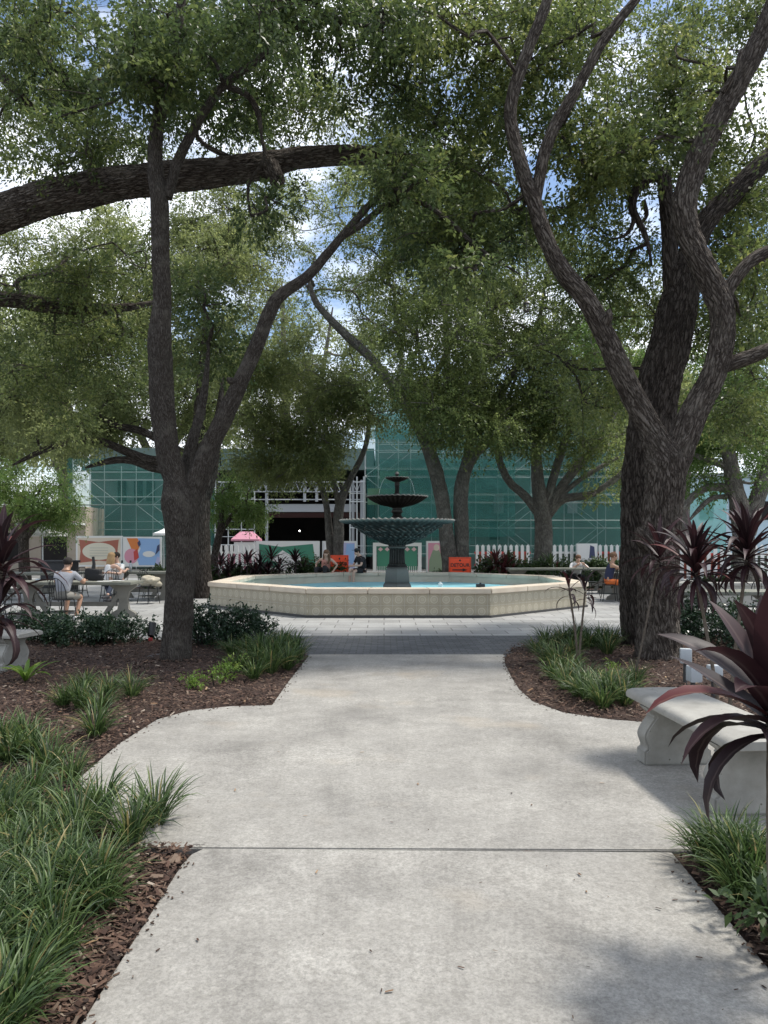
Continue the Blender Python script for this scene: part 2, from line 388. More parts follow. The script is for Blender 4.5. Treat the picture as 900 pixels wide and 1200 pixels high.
def scatter_chips(name, n, smin, smax, material, polys, inside_path=False, dmax=12.2, power=1.6, thick=.0):
    pts = []
    while len(pts) < n:
        y = 1.9 + (dmax - 1.9) * random.random() ** power
        x = random.uniform(-.56 * y - .4, .56 * y + .4)
        on = in_poly(x, y, SLAB_LOW) or in_poly(x, y, SLAB_UP)
        if inside_path != on or (3.55 < y < 3.8 and -.85 < x < 2.2): continue
        if not inside_path and not any(in_poly(x, y, p) for p in polys): continue
        pts.append((x, y))
    pts = np.array(pts); n = len(pts)
    z = (.045 if not inside_path else .040) + rng.random(n) * (.022 if not inside_path else .003)
    a = rng.random(n) * 2 * np.pi; Ls = smin + (smax - smin) * rng.random(n) ** 2; W = Ls * (.18 + .3 * rng.random(n))
    tl = (rng.random(n) - .5) * (.9 if not inside_path else .25); tr = (rng.random(n) - .5) * (1.0 if not inside_path else .3)
    u = np.stack([np.cos(a) * np.cos(tl), np.sin(a) * np.cos(tl), np.sin(tl)], 1)
    w_ = np.stack([-np.sin(a) * np.cos(tr), np.cos(a) * np.cos(tr), np.sin(tr)], 1)
    nrm = np.cross(u, w_); c = np.stack([pts[:, 0], pts[:, 1], z], 1)
    th = (np.full(n, .5) * W * .25)[:, None]
    U = u * (Ls / 2)[:, None]; Wv = w_ * (W / 2)[:, None]
    V = np.stack([c - U - Wv * .6, c + U * .8 - Wv, c + U + Wv * .7, c - U * .9 + Wv, c + nrm * th + U * .1], 1).reshape(-1, 3)
    b = np.arange(n)[:, None] * 5
    F = np.concatenate([b + np.array([[0, 1, 4]]), b + np.array([[1, 2, 4]]), b + np.array([[2, 3, 4]]), b + np.array([[3, 0, 4]])], 0)
    r = np.tile(rng.random(n), 4)
    return mesh_np(name, V, F, material, attrs={'rnd': (r, 'FACE')})
tag(scatter_chips('mulch_chips', 90000, .012, .062, M['chips'], [BED_L, BED_R]), 'loose brown bark chips over the planting beds', 'mulch', kind='stuff')
tag(scatter_chips('leaf_litter', 420, .03, .075, M['litter'], [BED_L, BED_R]), 'dry fallen leaves on the mulch', 'leaf litter', kind='stuff')
tag(scatter_chips('fallen_leaf_flecks', 26, .02, .05, M['litter'], [], True, 8.5), 'a few dry leaves lying on the concrete path', 'leaf litter', kind='stuff')
tag(scatter_chips('path_debris', 160, .008, .028, M['chips'], [], True, 9.0), 'specks of bark and grit on the concrete path', 'debris', kind='stuff')

def edge_spill(n):
    b = MB(); k = 0; on = lambda x, y: in_poly(x, y, SLAB_LOW) or in_poly(x, y, SLAB_UP)
    while k < n:
        y = random.uniform(2.2, 10.0); x = random.uniform(-2.1, 2.3)
        if not on(x, y) or 3.55 < y < 3.8: continue
        a = random.uniform(0, 6.28); dd = abs(random.gauss(0, .055))
        if y > 10.05 or on(x + dd * math.cos(a), y + dd * math.sin(a)): continue
        b.box((x, y, .041), (random.uniform(.006, .024), random.uniform(.003, .008), .004), rz=random.uniform(0, 3), rx=random.uniform(-.2, .2)); k += 1
    o = b.build('spilled_mulch', M['chips_flat'], smooth=False); tag(o, 'bark crumbs spilled over the path edges', 'mulch', kind='stuff')
M['chips_flat'] = varied('spilled_bark', (.03, .017, .012), (.11, .068, .045), .9, 9)
edge_spill(420)
# ------------------------------------------------------------------ fountain
FC = Vector((.36, 20.4, 0)); RO, RIM = 4.75 / math.cos(R(22.5)), .613
def octo(r, rot=22.5 - .6): return [(FC.x + r * math.cos(R(rot + 45 * k)), FC.y + r * math.sin(R(rot + 45 * k))) for k in range(8)]
M['coping'] = varied('cream_cast_stone_coping', (.50, .42, .33), (.60, .53, .43), .6, 2.5, .15)
M['tank'] = varied('pool_blue_plaster', (.30, .46, .50), (.36, .54, .58), .5, 3)
M['iron'] = None
m = M['iron'] = mat('weathered_dark_cast_iron', rough=.5, spec=.5); v = coords(m)
geo = N(m, 'ShaderNodeNewGeometry'); pn = ramp(m, geo.outputs['Pointiness'], [(.51, (0, 0, 0)), (.60, (1, 1, 1))])
c = ramp(m, noise_n(m, v, 7, 8, .75), [(.35, (.009, .008, .008)), (.6, (.025, .022, .020)), (.8, (.085, .078, .070))])
setc(m, mixc(m, mathn(m, 'MULTIPLY', pn, .6), c, (.27, .27, .255))); bump(m, noise_n(m, v, 40, 5), .3, .01); BS(m).inputs['Specular IOR Level'].default_value = .14; BS(m).inputs['Roughness'].default_value = .65
# tile band: pale discs on beige squares, two rows
m = M['tile'] = mat('glazed_disc_tile', rough=.4); uv = N(m, 'ShaderNodeUVMap'); sp = N(m, 'ShaderNodeSeparateXYZ'); LK(m, uv.outputs[0], sp.inputs[0])
fx = mathn(m, 'SUBTRACT', mathn(m, 'FRACT', sp.outputs[0]), .5); fy = mathn(m, 'SUBTRACT', mathn(m, 'FRACT', sp.outputs[1]), .5)
dd = mathn(m, 'SQRT', mathn(m, 'ADD', mathn(m, 'MULTIPLY', fx, fx), mathn(m, 'MULTIPLY', fy, fy)))
ringc = ramp(m, dd, [(.0, (.38, .345, .265)), (.10, (.45, .41, .315)), (.20, (.36, .325, .245)), (.27, (.46, .42, .325)), (.33, (.46, .42, .325)), (.36, (.28, .25, .175)), (.41, (.38, .34, .255)), (.52, (.32, .285, .205))])
ed = mathn(m, 'MAXIMUM', mathn(m, 'ABSOLUTE', fx), mathn(m, 'ABSOLUTE', fy))
grt = ramp(m, ed, [(.475, (0, 0, 0)), (.49, (1, 1, 1))])
setc(m, mixc(m, .5, mixc(m, grt, ringc, (.42, .40, .34)), ramp(m, noise_n(m, coords(m), 3, 6), [(.3, (.75, .74, .72)), (.7, (1.1, 1.1, 1.1))]), 'MULTIPLY'))
bump(m, mathn(m, 'SUBTRACT', 1.0, grt), .3, .004)

fr = thing('fountain_pool', 'eight sided pool with disc patterned tile wall and cream stone rim around the fountain', 'fountain pool', FC)
loc = lambda p: [(x - FC.x, y - FC.y) for x, y in p]
# wall: a ring, tiled outside
def ring_prism(ro, ri, z0, z1):
    g = MB(); A = loc(octo(ro)); B = loc(octo(ri)); n = 8
    vs = [(x, y, z0) for x, y in A] + [(x, y, z1) for x, y in A] + [(x, y, z0) for x, y in B] + [(x, y, z1) for x, y in B]
    fs = []
    for i in range(8):
        j = (i + 1) % 8
        fs += [(i, j, 8 + j, 8 + i), (8 + i, 8 + j, 24 + j, 24 + i), (24 + i, 24 + j, 16 + j, 16 + i), (16 + i, 16 + j, j, i)]
    g._add(vs, fs); return g
wall = ring_prism(RO - .06, RO - .50, .0, RIM - .11).build('tiled_wall', M['tile'], fr, smooth=False)
uvl = wall.data.uv_layers.new(name='UVMap')
for p in wall.data.polygons:
    t = Vector((0, 0, 1)).cross(p.normal)
    for li in p.loop_indices:
        co = wall.data.vertices[wall.data.loops[li].vertex_index].co
        uvl.data[li].uv = (co.dot(t) / .2515 + .5 if t.length > .5 else 0, co.z / .2515)
sk = ring_prism(RO - .02, RO - .058, .0, .045).build('dark_base_course', mat('dark_granite', (.05, .05, .05), .5), fr, smooth=False)
# coping: blocks with joints, each side three stones
cop = MB(); A = loc(octo(RO)); B = loc(octo(RO - .56))
for i in range(8):
    j = (i + 1) % 8
    for k in range(3):
        t0, t1 = k / 3 + .0012, (k + 1) / 3 - .0012
        la = lambda P_, Q_, t: (P_[0] * (1 - t) + Q_[0] * t, P_[1] * (1 - t) + Q_[1] * t)
        poly = [la(A[i], A[j], t0), la(A[i], A[j], t1), la(B[i], B[j], t1), la(B[i], B[j], t0)]
        bmx = bmesh.new(); vs = [bmx.verts.new((x, y, RIM - .108)) for x, y in poly]; f = bmx.faces.new(vs)
        e = bmesh.ops.extrude_face_region(bmx, geom=[f])
        for q in e['geom']:
            if isinstance(q, bmesh.types.BMVert): q.co.z = RIM
        bmesh.ops.recalc_face_normals(bmx, faces=bmx.faces)
        bmesh.ops.bevel(bmx, geom=list(bmx.edges), offset=.012, segments=2, affect='EDGES'); bmx.verts.index_update()
        cop._add([q.co.copy() for q in bmx.verts], [[q.index for q in f.verts] for f in bmx.faces]); bmx.free()
cop.build('rim_coping', M['coping'], fr)
ring_prism(RO - .505, RO - .52, .1, RIM - .115).build('inner_lining', M['coping'], fr, smooth=False)
fl = MB(); fl.prism(loc(octo(RO - .51)), .05, .1); fl.build('pool_floor', M['tank'], fr, smooth=False)
m = M['water'] = mat('pool_water', (.14, .52, .62), .3, 0, .03); bump(m, noise_n(m, coords(m), 5, 4), .25, .05)
BS(m).inputs['IOR'].default_value = 1.33
setc(m, ramp(m, noise_n(m, coords(m), 2.5, 4), [(.3, (.20, .49, .57)), (.7, (.30, .60, .67))]))
wv = MB(); wv.prism(octo(RO - .525), .12, .30); tag(wv.build('water', M['water'], smooth=False), 'pale blue water in the fountain pool', kind='structure')

tf = thing('tiered_fountain', 'dark cast iron three bowl fountain on a fluted column standing in the pool', 'fountain', FC)
pd = MB(); pd.lathe([(.44, .1), (.44, .42), (.42, .46), (.385, .50), (.385, .56), (.36, .80), (.33, .87), (.30, .90)], 6, phase=.5)
pd.build('pedestal', M['iron'], tf, ang=25)
def flt(a, i, r, z): return (r * (1 - .10 * abs(math.sin(a * 9)) ** .6) if 1.0 < z < 1.43 else r), z
cl = MB(); cl.lathe([(.30, .895), (.29, .93), (.255, .97), (.262, 1.0), (.222, 1.02), (.225, 1.04), (.215, 1.2), (.207, 1.4), (.212, 1.42), (.25, 1.45), (.262, 1.48), (.235, 1.51), (.22, 1.53)], 144, fn=flt)
cl.build('fluted_column', M['iron'], tf)
def bowl(name, rim, depth, prof, zrim, lobes, relief, seg=240):
    def f(a, i, r, z):
        t = prof[i][2]
        if t == 'rim': k = 1 + .013 * math.cos(a * lobes); return r * k, z + .009 * (rim / 1.5 + .5) * math.cos(a * lobes)
        if t == 'rel':
            s = (z - zrim) * 9
            q = math.sin(a * 12 + math.sin(s * 2.2) * 1.4) * math.cos(s * 2.3 + math.cos(a * 12) * 1.5) + .6 * math.sin(a * 36 + s * 3) * math.sin(s * 5)
            return r + relief * q, z
        if t == 'gad': return r * (1 + relief * abs(math.sin(a * lobes / 2))), z
        return r, z
    b = MB(); b.lathe([(p[0], p[1]) for p in prof], seg, fn=f); return b.build(name, M['iron'], tf, ang=60)
def sub(prof, n):
    out = []
    for i in range(len(prof) - 1):
        a, b = prof[i], prof[i + 1]; k = n if b[2] in ('rel', 'gad') else 1
        for j in range(k): t = j / k; out.append((a[0] * (1 - t) + b[0] * t, a[1] * (1 - t) + b[1] * t, b[2] if j else a[2]))
    return out + [prof[-1]]
bowl('large_bowl', 1.58, .5, sub([(.21, 1.50, ''), (.26, 1.54, ''), (.48, 1.62, 'rel'), (.78, 1.76, 'rel'), (1.02, 1.92, 'rel'), (1.18, 2.05, 'rel'), (1.27, 2.12, ''), (1.45, 2.135, 'rim'), (1.56, 2.165, 'rim'), (1.585, 2.20, 'rim'), (1.54, 2.225, 'rim'), (1.42, 2.195, 'rim'), (1.15, 2.12, ''), (.6, 1.95, ''), (.14, 1.88, '')], 16), 2.2, 60, .055, 420)
st = MB(); st.lathe([(.16, 1.88), (.2, 2.18), (.19, 2.26), (.165, 2.30), (.13, 2.33), (.115, 2.40), (.155, 2.44), (.165, 2.47), (.13, 2.51), (.12, 2.56)], 32); st.build('middle_stem', M['iron'], tf)
bowl('middle_bowl', .85, .3, sub([(.11, 2.55, ''), (.22, 2.585, ''), (.42, 2.63, 'gad'), (.60, 2.71, 'gad'), (.74, 2.80, 'gad'), (.80, 2.835, 'rim'), (.85, 2.85, 'rim'), (.845, 2.88, 'rim'), (.78, 2.865, 'rim'), (.5, 2.76, ''), (.08, 2.70, '')], 3), 2.86, 36, .05)
st = MB(); st.lathe([(.08, 2.70), (.10, 2.90), (.085, 2.94), (.058, 2.98), (.062, 3.03), (.052, 3.10), (.060, 3.16), (.075, 3.20), (.06, 3.25), (.07, 3.28)], 28); st.build('upper_stem', M['iron'], tf)
bowl('top_bowl', .33, .1, sub([(.06, 3.27, ''), (.13, 3.29, 'gad'), (.22, 3.33, 'gad'), (.29, 3.37, 'rim'), (.33, 3.385, 'rim'), (.325, 3.40, 'rim'), (.28, 3.385, 'rim'), (.05, 3.34, '')], 3), 3.39, 20, .05, 120)
st = MB(); st.lathe([(.035, 3.34), (.04, 3.42), (.03, 3.44), (.052, 3.47), (.06, 3.50), (.045, 3.53), (.02, 3.55), (.005, 3.575)], 16); st.build('finial', M['iron'], tf)
m = M['jet'] = mat('falling_water', (.8, .85, .86), .1); BS(m).inputs['Transmission Weight'].default_value = .8
jt = MB()
for (x1, x0, z1, z0) in ((-.31, -.52, 3.37, 2.86), (.32, .50, 3.37, 2.87)):
    jt.tube([(x1 + (x0 - x1) * t, -.05, z1 + (z0 - z1) * t * t) for t in (0, .25, .5, .75, 1)], .006, 5)
jt.build('water_jets', M['jet'], tf)
# a small white cup and a small dark block in the pool
for (px, py, mt, lb) in ((516, 684, mat('white_plastic', (.75, .75, .75), .4), 'small white cup on the blue water right of the pedestal'), (563, 685, mat('dark_plastic', (.03, .03, .03), .4), 'small dark block at the right of the pool water')):
    p = G(px, py + 1.0, .36); b = MB(); b.box((0, 0, .05), (.13 if 'white' in lb else .26, .12, .12), bev=.02); b.tube([(0, 0, .09), (0, 0, .15)], .03, 10)
    o = b.build('pool_object', mt); o.location = (p.x, p.y, .29); tag(o, lb, 'pool object')
# ================================================================== BUILDING, FENCE, BACKGROUND
def X_(px, d): return (px - CX) * d / FPX
def Z_(py, d): return CZ - (py - HY) * d / FPX
M['net'] = None
def netmat(name, c1, c2, alpha):
    m = mat(name, rough=.8, spec=.2); v = coords(m)
    setc(m, ramp(m, noise_n(m, coords(m, (.35, .35, 1)), .8, 6, .6), [(.3, c1), (.7, c2)]))
    t = N(m, 'ShaderNodeBsdfTransparent'); ms = N(m, 'ShaderNodeMixShader', Fac=alpha); out = [n for n in m.node_tree.nodes if n.type == 'OUTPUT_MATERIAL'][0]
    tr = N(m, 'ShaderNodeBsdfTranslucent'); tr.inputs['Color'].default_value = (*c2, 1); m2 = N(m, 'ShaderNodeMixShader', Fac=.3)
    LK(m, BS(m).outputs[0], m2.inputs[1]); LK(m, tr.outputs[0], m2.inputs[2])
    LK(m, m2.outputs[0], ms.inputs[1]); LK(m, t.outputs[0], ms.inputs[2]); LK(m, ms.outputs[0], out.inputs['Surface'])
    bump(m, noise_n(m, coords(m, (1.2, 1, .4)), 1.2, 4), .5, .3); return m
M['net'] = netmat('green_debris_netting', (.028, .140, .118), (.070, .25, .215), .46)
M['net_pale'] = netmat('pale_sun_tint_netting', (.16, .42, .40), (.22, .52, .48), .30)  # paler copy of the net; sunlight on the upper floors put into its colour
M['pipe'] = mat('galvanised_scaffold_tube', (.50, .53, .53), .5, .3)
M['void'] = varied('dark_interior', (.008, .007, .007), (.02, .016, .014), .9, 1)  # near-black: shade inside the bay and windows painted as surface colour
M['wallp'] = varied('grey_green_render', (.12, .17, .155), (.18, .24, .22), .85, .6)
M['white'] = mat('grey_painted_steel', (.36, .38, .40), .5)
BD = 46.0
bl = thing('netted_building', 'building under construction wrapped in green netting, with a dark open bay in the middle', 'building', (0, BD, 0))
def bb(name, x0, x1, y0, y1, z0, z1, m, par=bl):
    b = MB(); b.box(((x0 + x1) / 2, (y0 + y1) / 2, (z0 + z1) / 2), (x1 - x0, y1 - y0, z1 - z0)); return b.build(name, m, par, smooth=False)
xl, xo0, xo1, xr = X_(84, BD), X_(256, BD), X_(428, BD), X_(765, BD)
bb('wall', xl + .4, xo0 - .6, 2.0, 12, 0, Z_(520, BD), M['wallp']); bb('wall', xo1 + .6, xr - .4, 2.0, 14, 0, Z_(478, BD), M['wallp'])
bb('floor_slab', xl, xr, 1.6, 12, 6.35, 6.6, M['wallp']); bb('upper_wall', xo0 - .5, xo1 + .5, 3.0, 12, 6.62, 7.9, M['wallp'])
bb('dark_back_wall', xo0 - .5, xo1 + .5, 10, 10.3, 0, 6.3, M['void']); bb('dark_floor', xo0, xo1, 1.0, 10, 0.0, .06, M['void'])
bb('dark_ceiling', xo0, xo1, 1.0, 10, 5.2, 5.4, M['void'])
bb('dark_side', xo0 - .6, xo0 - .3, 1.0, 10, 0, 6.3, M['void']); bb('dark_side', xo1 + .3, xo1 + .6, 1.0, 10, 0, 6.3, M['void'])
M['redsteel'] = mat('red_oxide_beam', (.04, .012, .010), .8); bb('red_beam', X_(312, BD), xo1, .9, 1.1, Z_(606, BD), Z_(600, BD), M['redsteel'])
bb('white_beam', X_(312, BD), X_(418, BD), -.25, .0, Z_(600, BD), Z_(591, BD), M['white'])
# windows faintly behind the net
for px in (540, 590, 650, 680, 585, 640):
    py = 632 if px in (585, 640, 540) else 600; bb('window_opening', X_(px - 6, BD), X_(px + 6, BD), 1.9, 1.995, Z_(py, BD), Z_(py - 22, BD), M['white'] if px in (590, 680) else M['void'])
for px in (130, 150, 165): bb('window_opening', X_(px - 5, BD), X_(px + 5, BD), 1.9, 1.995, Z_(585, BD), Z_(560, BD), M['void'])
# netting: rippled sheets hung off the scaffold
def net(name, x0, x1, z0, z1, y, m, seed, amp=.35, folds=None):
    nx = max(8, int((x1 - x0) / .25)); nz = max(8, int((z1 - z0) / .25)); V = []; Fq = []
    for j in range(nz + 1):
        for i in range(nx + 1):
            x = x0 + (x1 - x0) * i / nx; z = z0 + (z1 - z0) * j / nz
            yy = y + amp * noise.noise(Vector((x * .35 + seed, z * .22, seed))) + .16 * noise.noise(Vector((x * 2.6 + .6 * math.sin(z * .7), z * .35, seed))) + .10 * abs(math.sin(z * 1.96)) ** .5
            if folds: yy += folds * math.sin((x * .8 + z * 1.1) * 2.2) * max(0, math.sin(i / nx * 3.14))
            V.append((x, yy - BD, z))
    for j in range(nz):
        for i in range(nx): a = j * (nx + 1) + i; Fq.append((a, a + 1, a + nx + 2, a + nx + 1))
    return mesh_np(name, np.array(V), np.array(Fq), m, bl, smooth=True)
net('netting', xl, xo0 - .1, .8, Z_(538, BD), BD - .75, M['net'], 1)
net('netting', xo1 + .1, xr, .8, Z_(505, BD), BD - .75, M['net'], 2, .3)
net('loose_netting', X_(445, BD), X_(600, BD), 2.0, Z_(540, BD), BD - 1.15, M['net'], 5, .5, .14)
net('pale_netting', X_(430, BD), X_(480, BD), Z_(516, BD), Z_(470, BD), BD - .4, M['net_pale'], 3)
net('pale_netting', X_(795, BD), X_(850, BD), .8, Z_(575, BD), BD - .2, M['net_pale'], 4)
M['mural'] = varied('yellow_green_hoarding', (.22, .30, .12), (.34, .42, .20), .8, 1)
for (x0, x1, y0, y1) in ((431, 470, 573, 592), (445, 478, 553, 567)): bb('hoarding_board', X_(x0, BD), X_(x1, BD), -.45, -.40, Z_(y1, BD), Z_(y0, BD), M['mural'])
# scaffold frames: one part per bay run
def scaf(name, x0, x1, z1, y, dx=1.98, dz=1.55, diag=True, r=.035, z0=0.0):
    b = MB(); x = x0; k = 0; xs = []
    while x <= x1 + .01: xs.append(x); x += dx
    for x in xs: b.tube([(x, y, z0), (x, y, z1)], r, 6)
    z = z0 + dz * .6; lv = []
    while z < z1: lv.append(z); b.tube([(xs[0], y - .03, z), (xs[-1], y - .03, z)], r * .85, 6); b.tube([(xs[0], y - .03, z + .5), (xs[-1], y - .03, z + .5)], r * .5, 5); z += dz
    if diag:
        for i in range(0, len(xs) - 1, 2):
            for j in range(len(lv) - 1):
                a, c = (xs[i], xs[i + 1]) if (i // 2 + j) % 2 else (xs[i + 1], xs[i]); b.tube([(a, y + .03, lv[j]), (c, y + .03, lv[j + 1])], r * .7, 5)
    return b.build(name, M['pipe'], bl)
scaf('scaffold', xl, xo0 - .1, Z_(538, BD), .15, r=.028); scaf('scaffold', xl + .9, xo0 - .1, Z_(545, BD), .6, r=.028); scaf('scaffold', xo1, xr, Z_(478, BD), -.25, 2.05, 1.6, r=.028); scaf('scaffold', xo1 + .8, xr, Z_(500, BD), .7, 2.05, 1.6, r=.028)
scaf('scaffold_tower', X_(256, BD), X_(302, BD), Z_(572, BD), -.9, .8, .95, False, .04); scaf('scaffold_tower', X_(411, BD), X_(428, BD), Z_(560, BD), -.9, .42, 1.6, False, .045)
def truss(x0, x1, z0, z1, y):
    b = MB(); b.tube([(x0, y, z0), (x1, y, z0)], .05, 6); b.tube([(x0, y, z1), (x1, y, z1)], .05, 6); n = 18
    for i in range(n):
        a = x0 + (x1 - x0) * i / n; c = x0 + (x1 - x0) * (i + 1) / n; mid = (a + c) / 2
        b.tube([(a, y, z0), (mid, y, z1)], .03, 5); b.tube([(mid, y, z1), (c, y, z0)], .03, 5)
    b.build('truss', M['white'], bl)
truss(X_(258, BD), X_(428, BD), Z_(577, BD), Z_(566, BD), -.6)
b = MB(); 
for px in (314, 358, 372, 414, 424): b.box((X_(px, BD), -.5, Z_(600, BD) / 2 + (3.2 if px in (358, 372) else 1.2)), (.16, .16, (1.6 if px in (358, 372) else Z_(572, BD))))
b.tube([(X_(258, BD), -.5, Z_(586, BD)), (X_(428, BD), -.5, Z_(586, BD))], .04, 6); b.build('steel_posts', M['white'], bl)
m = mat('lit_work_lamp', (1, 1, 1)); BS(m).inputs['Emission Color'].default_value = (1, 1, .95, 1); BS(m).inputs['Emission Strength'].default_value = 6
b = MB(); b.ball((X_(351, 50), 50 - BD, Z_(622, 50)), .05); b.build('work_lamp', m, bl)

# construction fence with printed banners, 38 m away
FD = 38.0
def col(n, c, r=.6): return mat(n, c, r)
CR, TE, CRM, GRN, WHT, LIL, PNK, RED, ORG, BLU, NAV, SAGE = [col(n, c) for n, c in (('cream_print', (.62, .54, .43)), ('terracotta_print', (.36, .12, .08)), ('ivory_print', (.66, .62, .50)), ('green_print', (.05, .22, .14)), ('white_print', (.70, .70, .68)), ('lilac_print', (.42, .42, .62)), ('pink_print', (.62, .28, .36)), ('red_print', (.50, .06, .05)), ('orange_print', (.65, .20, .05)), ('blue_print', (.26, .42, .68)), ('navy_print', (.04, .05, .12)), ('sage_print', (.24, .30, .20)))]
def banner(label, px0, px1, py0, py1, bgm, shapes, d=FD, frame=WHT):
    x0, x1, z0, z1 = X_(px0, d), X_(px1, d), Z_(py1, d), Z_(py0, d); w_, h_ = x1 - x0, z1 - z0
    root = thing('fence_banner', label, 'banner', (x0, d, 0), 0, 'printed banners on the construction fence')
    
    for xx in (0, w_): b = MB(); b.tube([(xx, .06, 0), (xx, .06, z1)], .03, 6); b.build('fence_post', M['pipe'], root)
    b = MB(); b.box((w_ / 2, .02, (z0 + z1) / 2), (w_ - .02, .02, h_)); clo = b.build('cloth', frame, root, smooth=False)
    b = MB(); b.box((w_ / 2, .004, (z0 + z1) / 2), (w_ * .93, .008, h_ * .88)); b.build('print', bgm, clo, smooth=False)
    for k, (mm, poly) in enumerate(shapes):
        b = MB(); b.plate([(u * w_, z0 + t * h_) for u, t in poly], -.006 - .004 * k, -.001 - .003 * k); b.build('printed_shape', mm, clo, smooth=False)
def ell(cx, cy, rx, ry, n=28): return [(cx + rx * math.cos(6.2832 * i / n), cy + ry * math.sin(6.2832 * i / n)) for i in range(n)]
shp = [(TE, [(.07, .12), (.10, .5), (.07, .88), (.5, .80), (.93, .88), (.90, .5), (.93, .12), (.5, .20)]), (CRM, ell(.5, .5, .36, .28))]
greyt = col('pale_grey_print', (.48, .47, .40))
for r_ in range(4): shp.append((greyt, [(.30, .62 - r_ * .085), (.70, .62 - r_ * .085), (.70, .60 - r_ * .085), (.30, .60 - r_ * .085)]))
banner('cream banner with a terracotta panel and pale oval, behind the couple', 89, 143, 628, 664, CR, shp)
banner('colourful banner with orange, pink and blue shapes left of the forked trunk', 144, 189, 629, 664, WHT,
       [(BLU, [(.42, .05), (.96, .05), (.96, .93), (.38, .95), (.46, .6), (.36, .3)]), (ORG, [(.10, .95), (.38, .95), (.46, .75), (.36, .45), (.22, .6)]), (PNK, ell(.22, .35, .18, .25)), (RED, [(.3, .2), (.42, .3), (.38, .6), (.28, .5)]), (WHT, ell(.68, .42, .16, .10)), (NAV, [(.85, .4), (.96, .55), (.96, .75), (.9, .7)]), (NAV, [(.38, .80), (.44, .88), (.47, .74), (.42, .66)]), (LIL, [(.84, .05), (.96, .05), (.96, .3), (.9, .34)])])
banner('white banner with a big green ribbon shape, behind the lone strap plant', 300, 374, 634, 668, WHT, [(GRN, [(.05, .1), (.0 + .05, .9), (.4, .8), (.9, .9), (.95, .15), (.75, .08), (.8, .45), (.5, .25), (.3, .08)]), (WHT, [(.22, .35), (.42, .68), (.60, .45), (.66, .60), (.74, .30), (.50, .15)])])
banner('lilac and white banner behind the left DETOUR sign', 378, 417, 634, 668, LIL, [(WHT, [(.05, .05), (.35, .1), (.45, .5), (.3, .9), (.05, .95)]), (NAV, ell(.55, .70, .06, .09)), (WHT, [(.48, .35), (.62, .35), (.60, .60), (.50, .60)]), (BLU, [(.68, .3), (.95, .2), (.95, .9), (.72, .9)])])
# white gate panel with green field
gx0, gx1 = X_(437, 34), X_(494, 34); gt = thing('fence_gate', 'white framed gate with bars along its foot and a green panel, behind the fountain column', 'gate', (gx0, 34, 0)); gw = gx1 - gx0; gh = Z_(636, 34)
b = MB(); b.box((.08, 0, gh / 2), (.16, .06, gh)); b.box((gw - .08, 0, gh / 2), (.16, .06, gh)); b.box((gw / 2, 0, gh - .08), (gw - .32, .06, .16)); b.box((gw / 2, 0, .08), (gw - .32, .06, .12)); b.build('gate_frame', WHT, gt, smooth=False)
b = MB(); b.box((gw / 2, .03, gh / 2 + .1), (gw - .4, .02, gh - .55)); b.build('green_panel', GRN, gt, smooth=False)
b = MB()
for k in range(22): b.tube([(.2 + k * (gw - .4) / 21, -.01, .1), (.2 + k * (gw - .4) / 21, -.01, .55)], .012, 5)
b.build('bars', WHT, gt)
b = MB()
for k in range(6): x = .35 + k * (gw - .7) / 5; b.plate([(x - .12, gh - .3), (x, gh - .2), (x + .12, gh - .3), (x, gh - .4)], -.05, -.04)
b.build('diamond_trim', col('pale_pink_print', (.6, .42, .42)), gt, smooth=False)
banner('pink banner with a sage bell shape and dark blocks, right of the fountain column', 500, 548, 634, 672, PNK, [(SAGE, [(.05, .05), (.42, .05), (.40, .45), (.30, .72), (.15, .72), (.06, .4)]), (CR, ell(.24, .80, .07, .10)), (NAV, [(.5, .1), (.9, .1), (.85, .45), (.6, .4)]), (WHT, [(.6, .5), (.92, .7), (.9, .85), (.58, .6)]), (RED, [(.34, .55), (.48, .5), (.42, .75)])], d=35)
# picket fence with red rail
for (px0, px1, lab, d_) in [(556, 622, 'white picket fence with a red panel, left of the pale spreading tree', 36.0), (640, 700, 'white picket fence right of the pale spreading tree', 36.0), (700, 760, 'white picket fence with red stretch near the oak trunks', 36.0), (236, 300, 'white picket fence with pink panel behind the left strap plants', 36.0), (795, 850, 'striped red and white picket fence at the far right', 30.0), (850, 905, 'short picket fence at the right edge', 30.0)]:
    x0, x1 = X_(px0, d_), X_(px1, d_); h_ = Z_(638, d_); root = thing('picket_fence', lab, 'fence', (x0, d_, 0), 0, 'white picket fences round the site')
    b = MB(); n = int((x1 - x0) / .26)
    for k in range(n):
        x = (k + .5) * (x1 - x0) / n; b.plate([(x - .075, .1), (x + .075, .1), (x + .075, h_ - .08), (x, h_), (x - .075, h_ - .08)], -.02, .02)
    b.build('pickets', WHT, root, smooth=False)
    b = MB(); b.box(((x1 - x0) / 2, .06, .55), (x1 - x0, .05, .1)); b.box(((x1 - x0) / 2, .06, h_ - .4), (x1 - x0, .05, .1)); b.build('rails', RED if 'red' in lab or 'striped' in lab else WHT, root, smooth=False)
    b = MB(); b.box(((x1 - x0) * .5, .12, h_ * .5 - .1), ((x1 - x0) * .96, .04, h_ - .5)); b.build('backing_panel', TE if 'red' in lab else (PNK if 'pink' in lab else (RED if 'striped' in lab else col('grey_green_print', (.12, .16, .13)))), root, smooth=False)
banner('white banner with a dark leaf shape beside the oak trunks', 676, 700, 637, 656, WHT, [(NAV, [(.6, .1), (.9, .1), (.85, .8), (.65, .9)])], d=35.6)
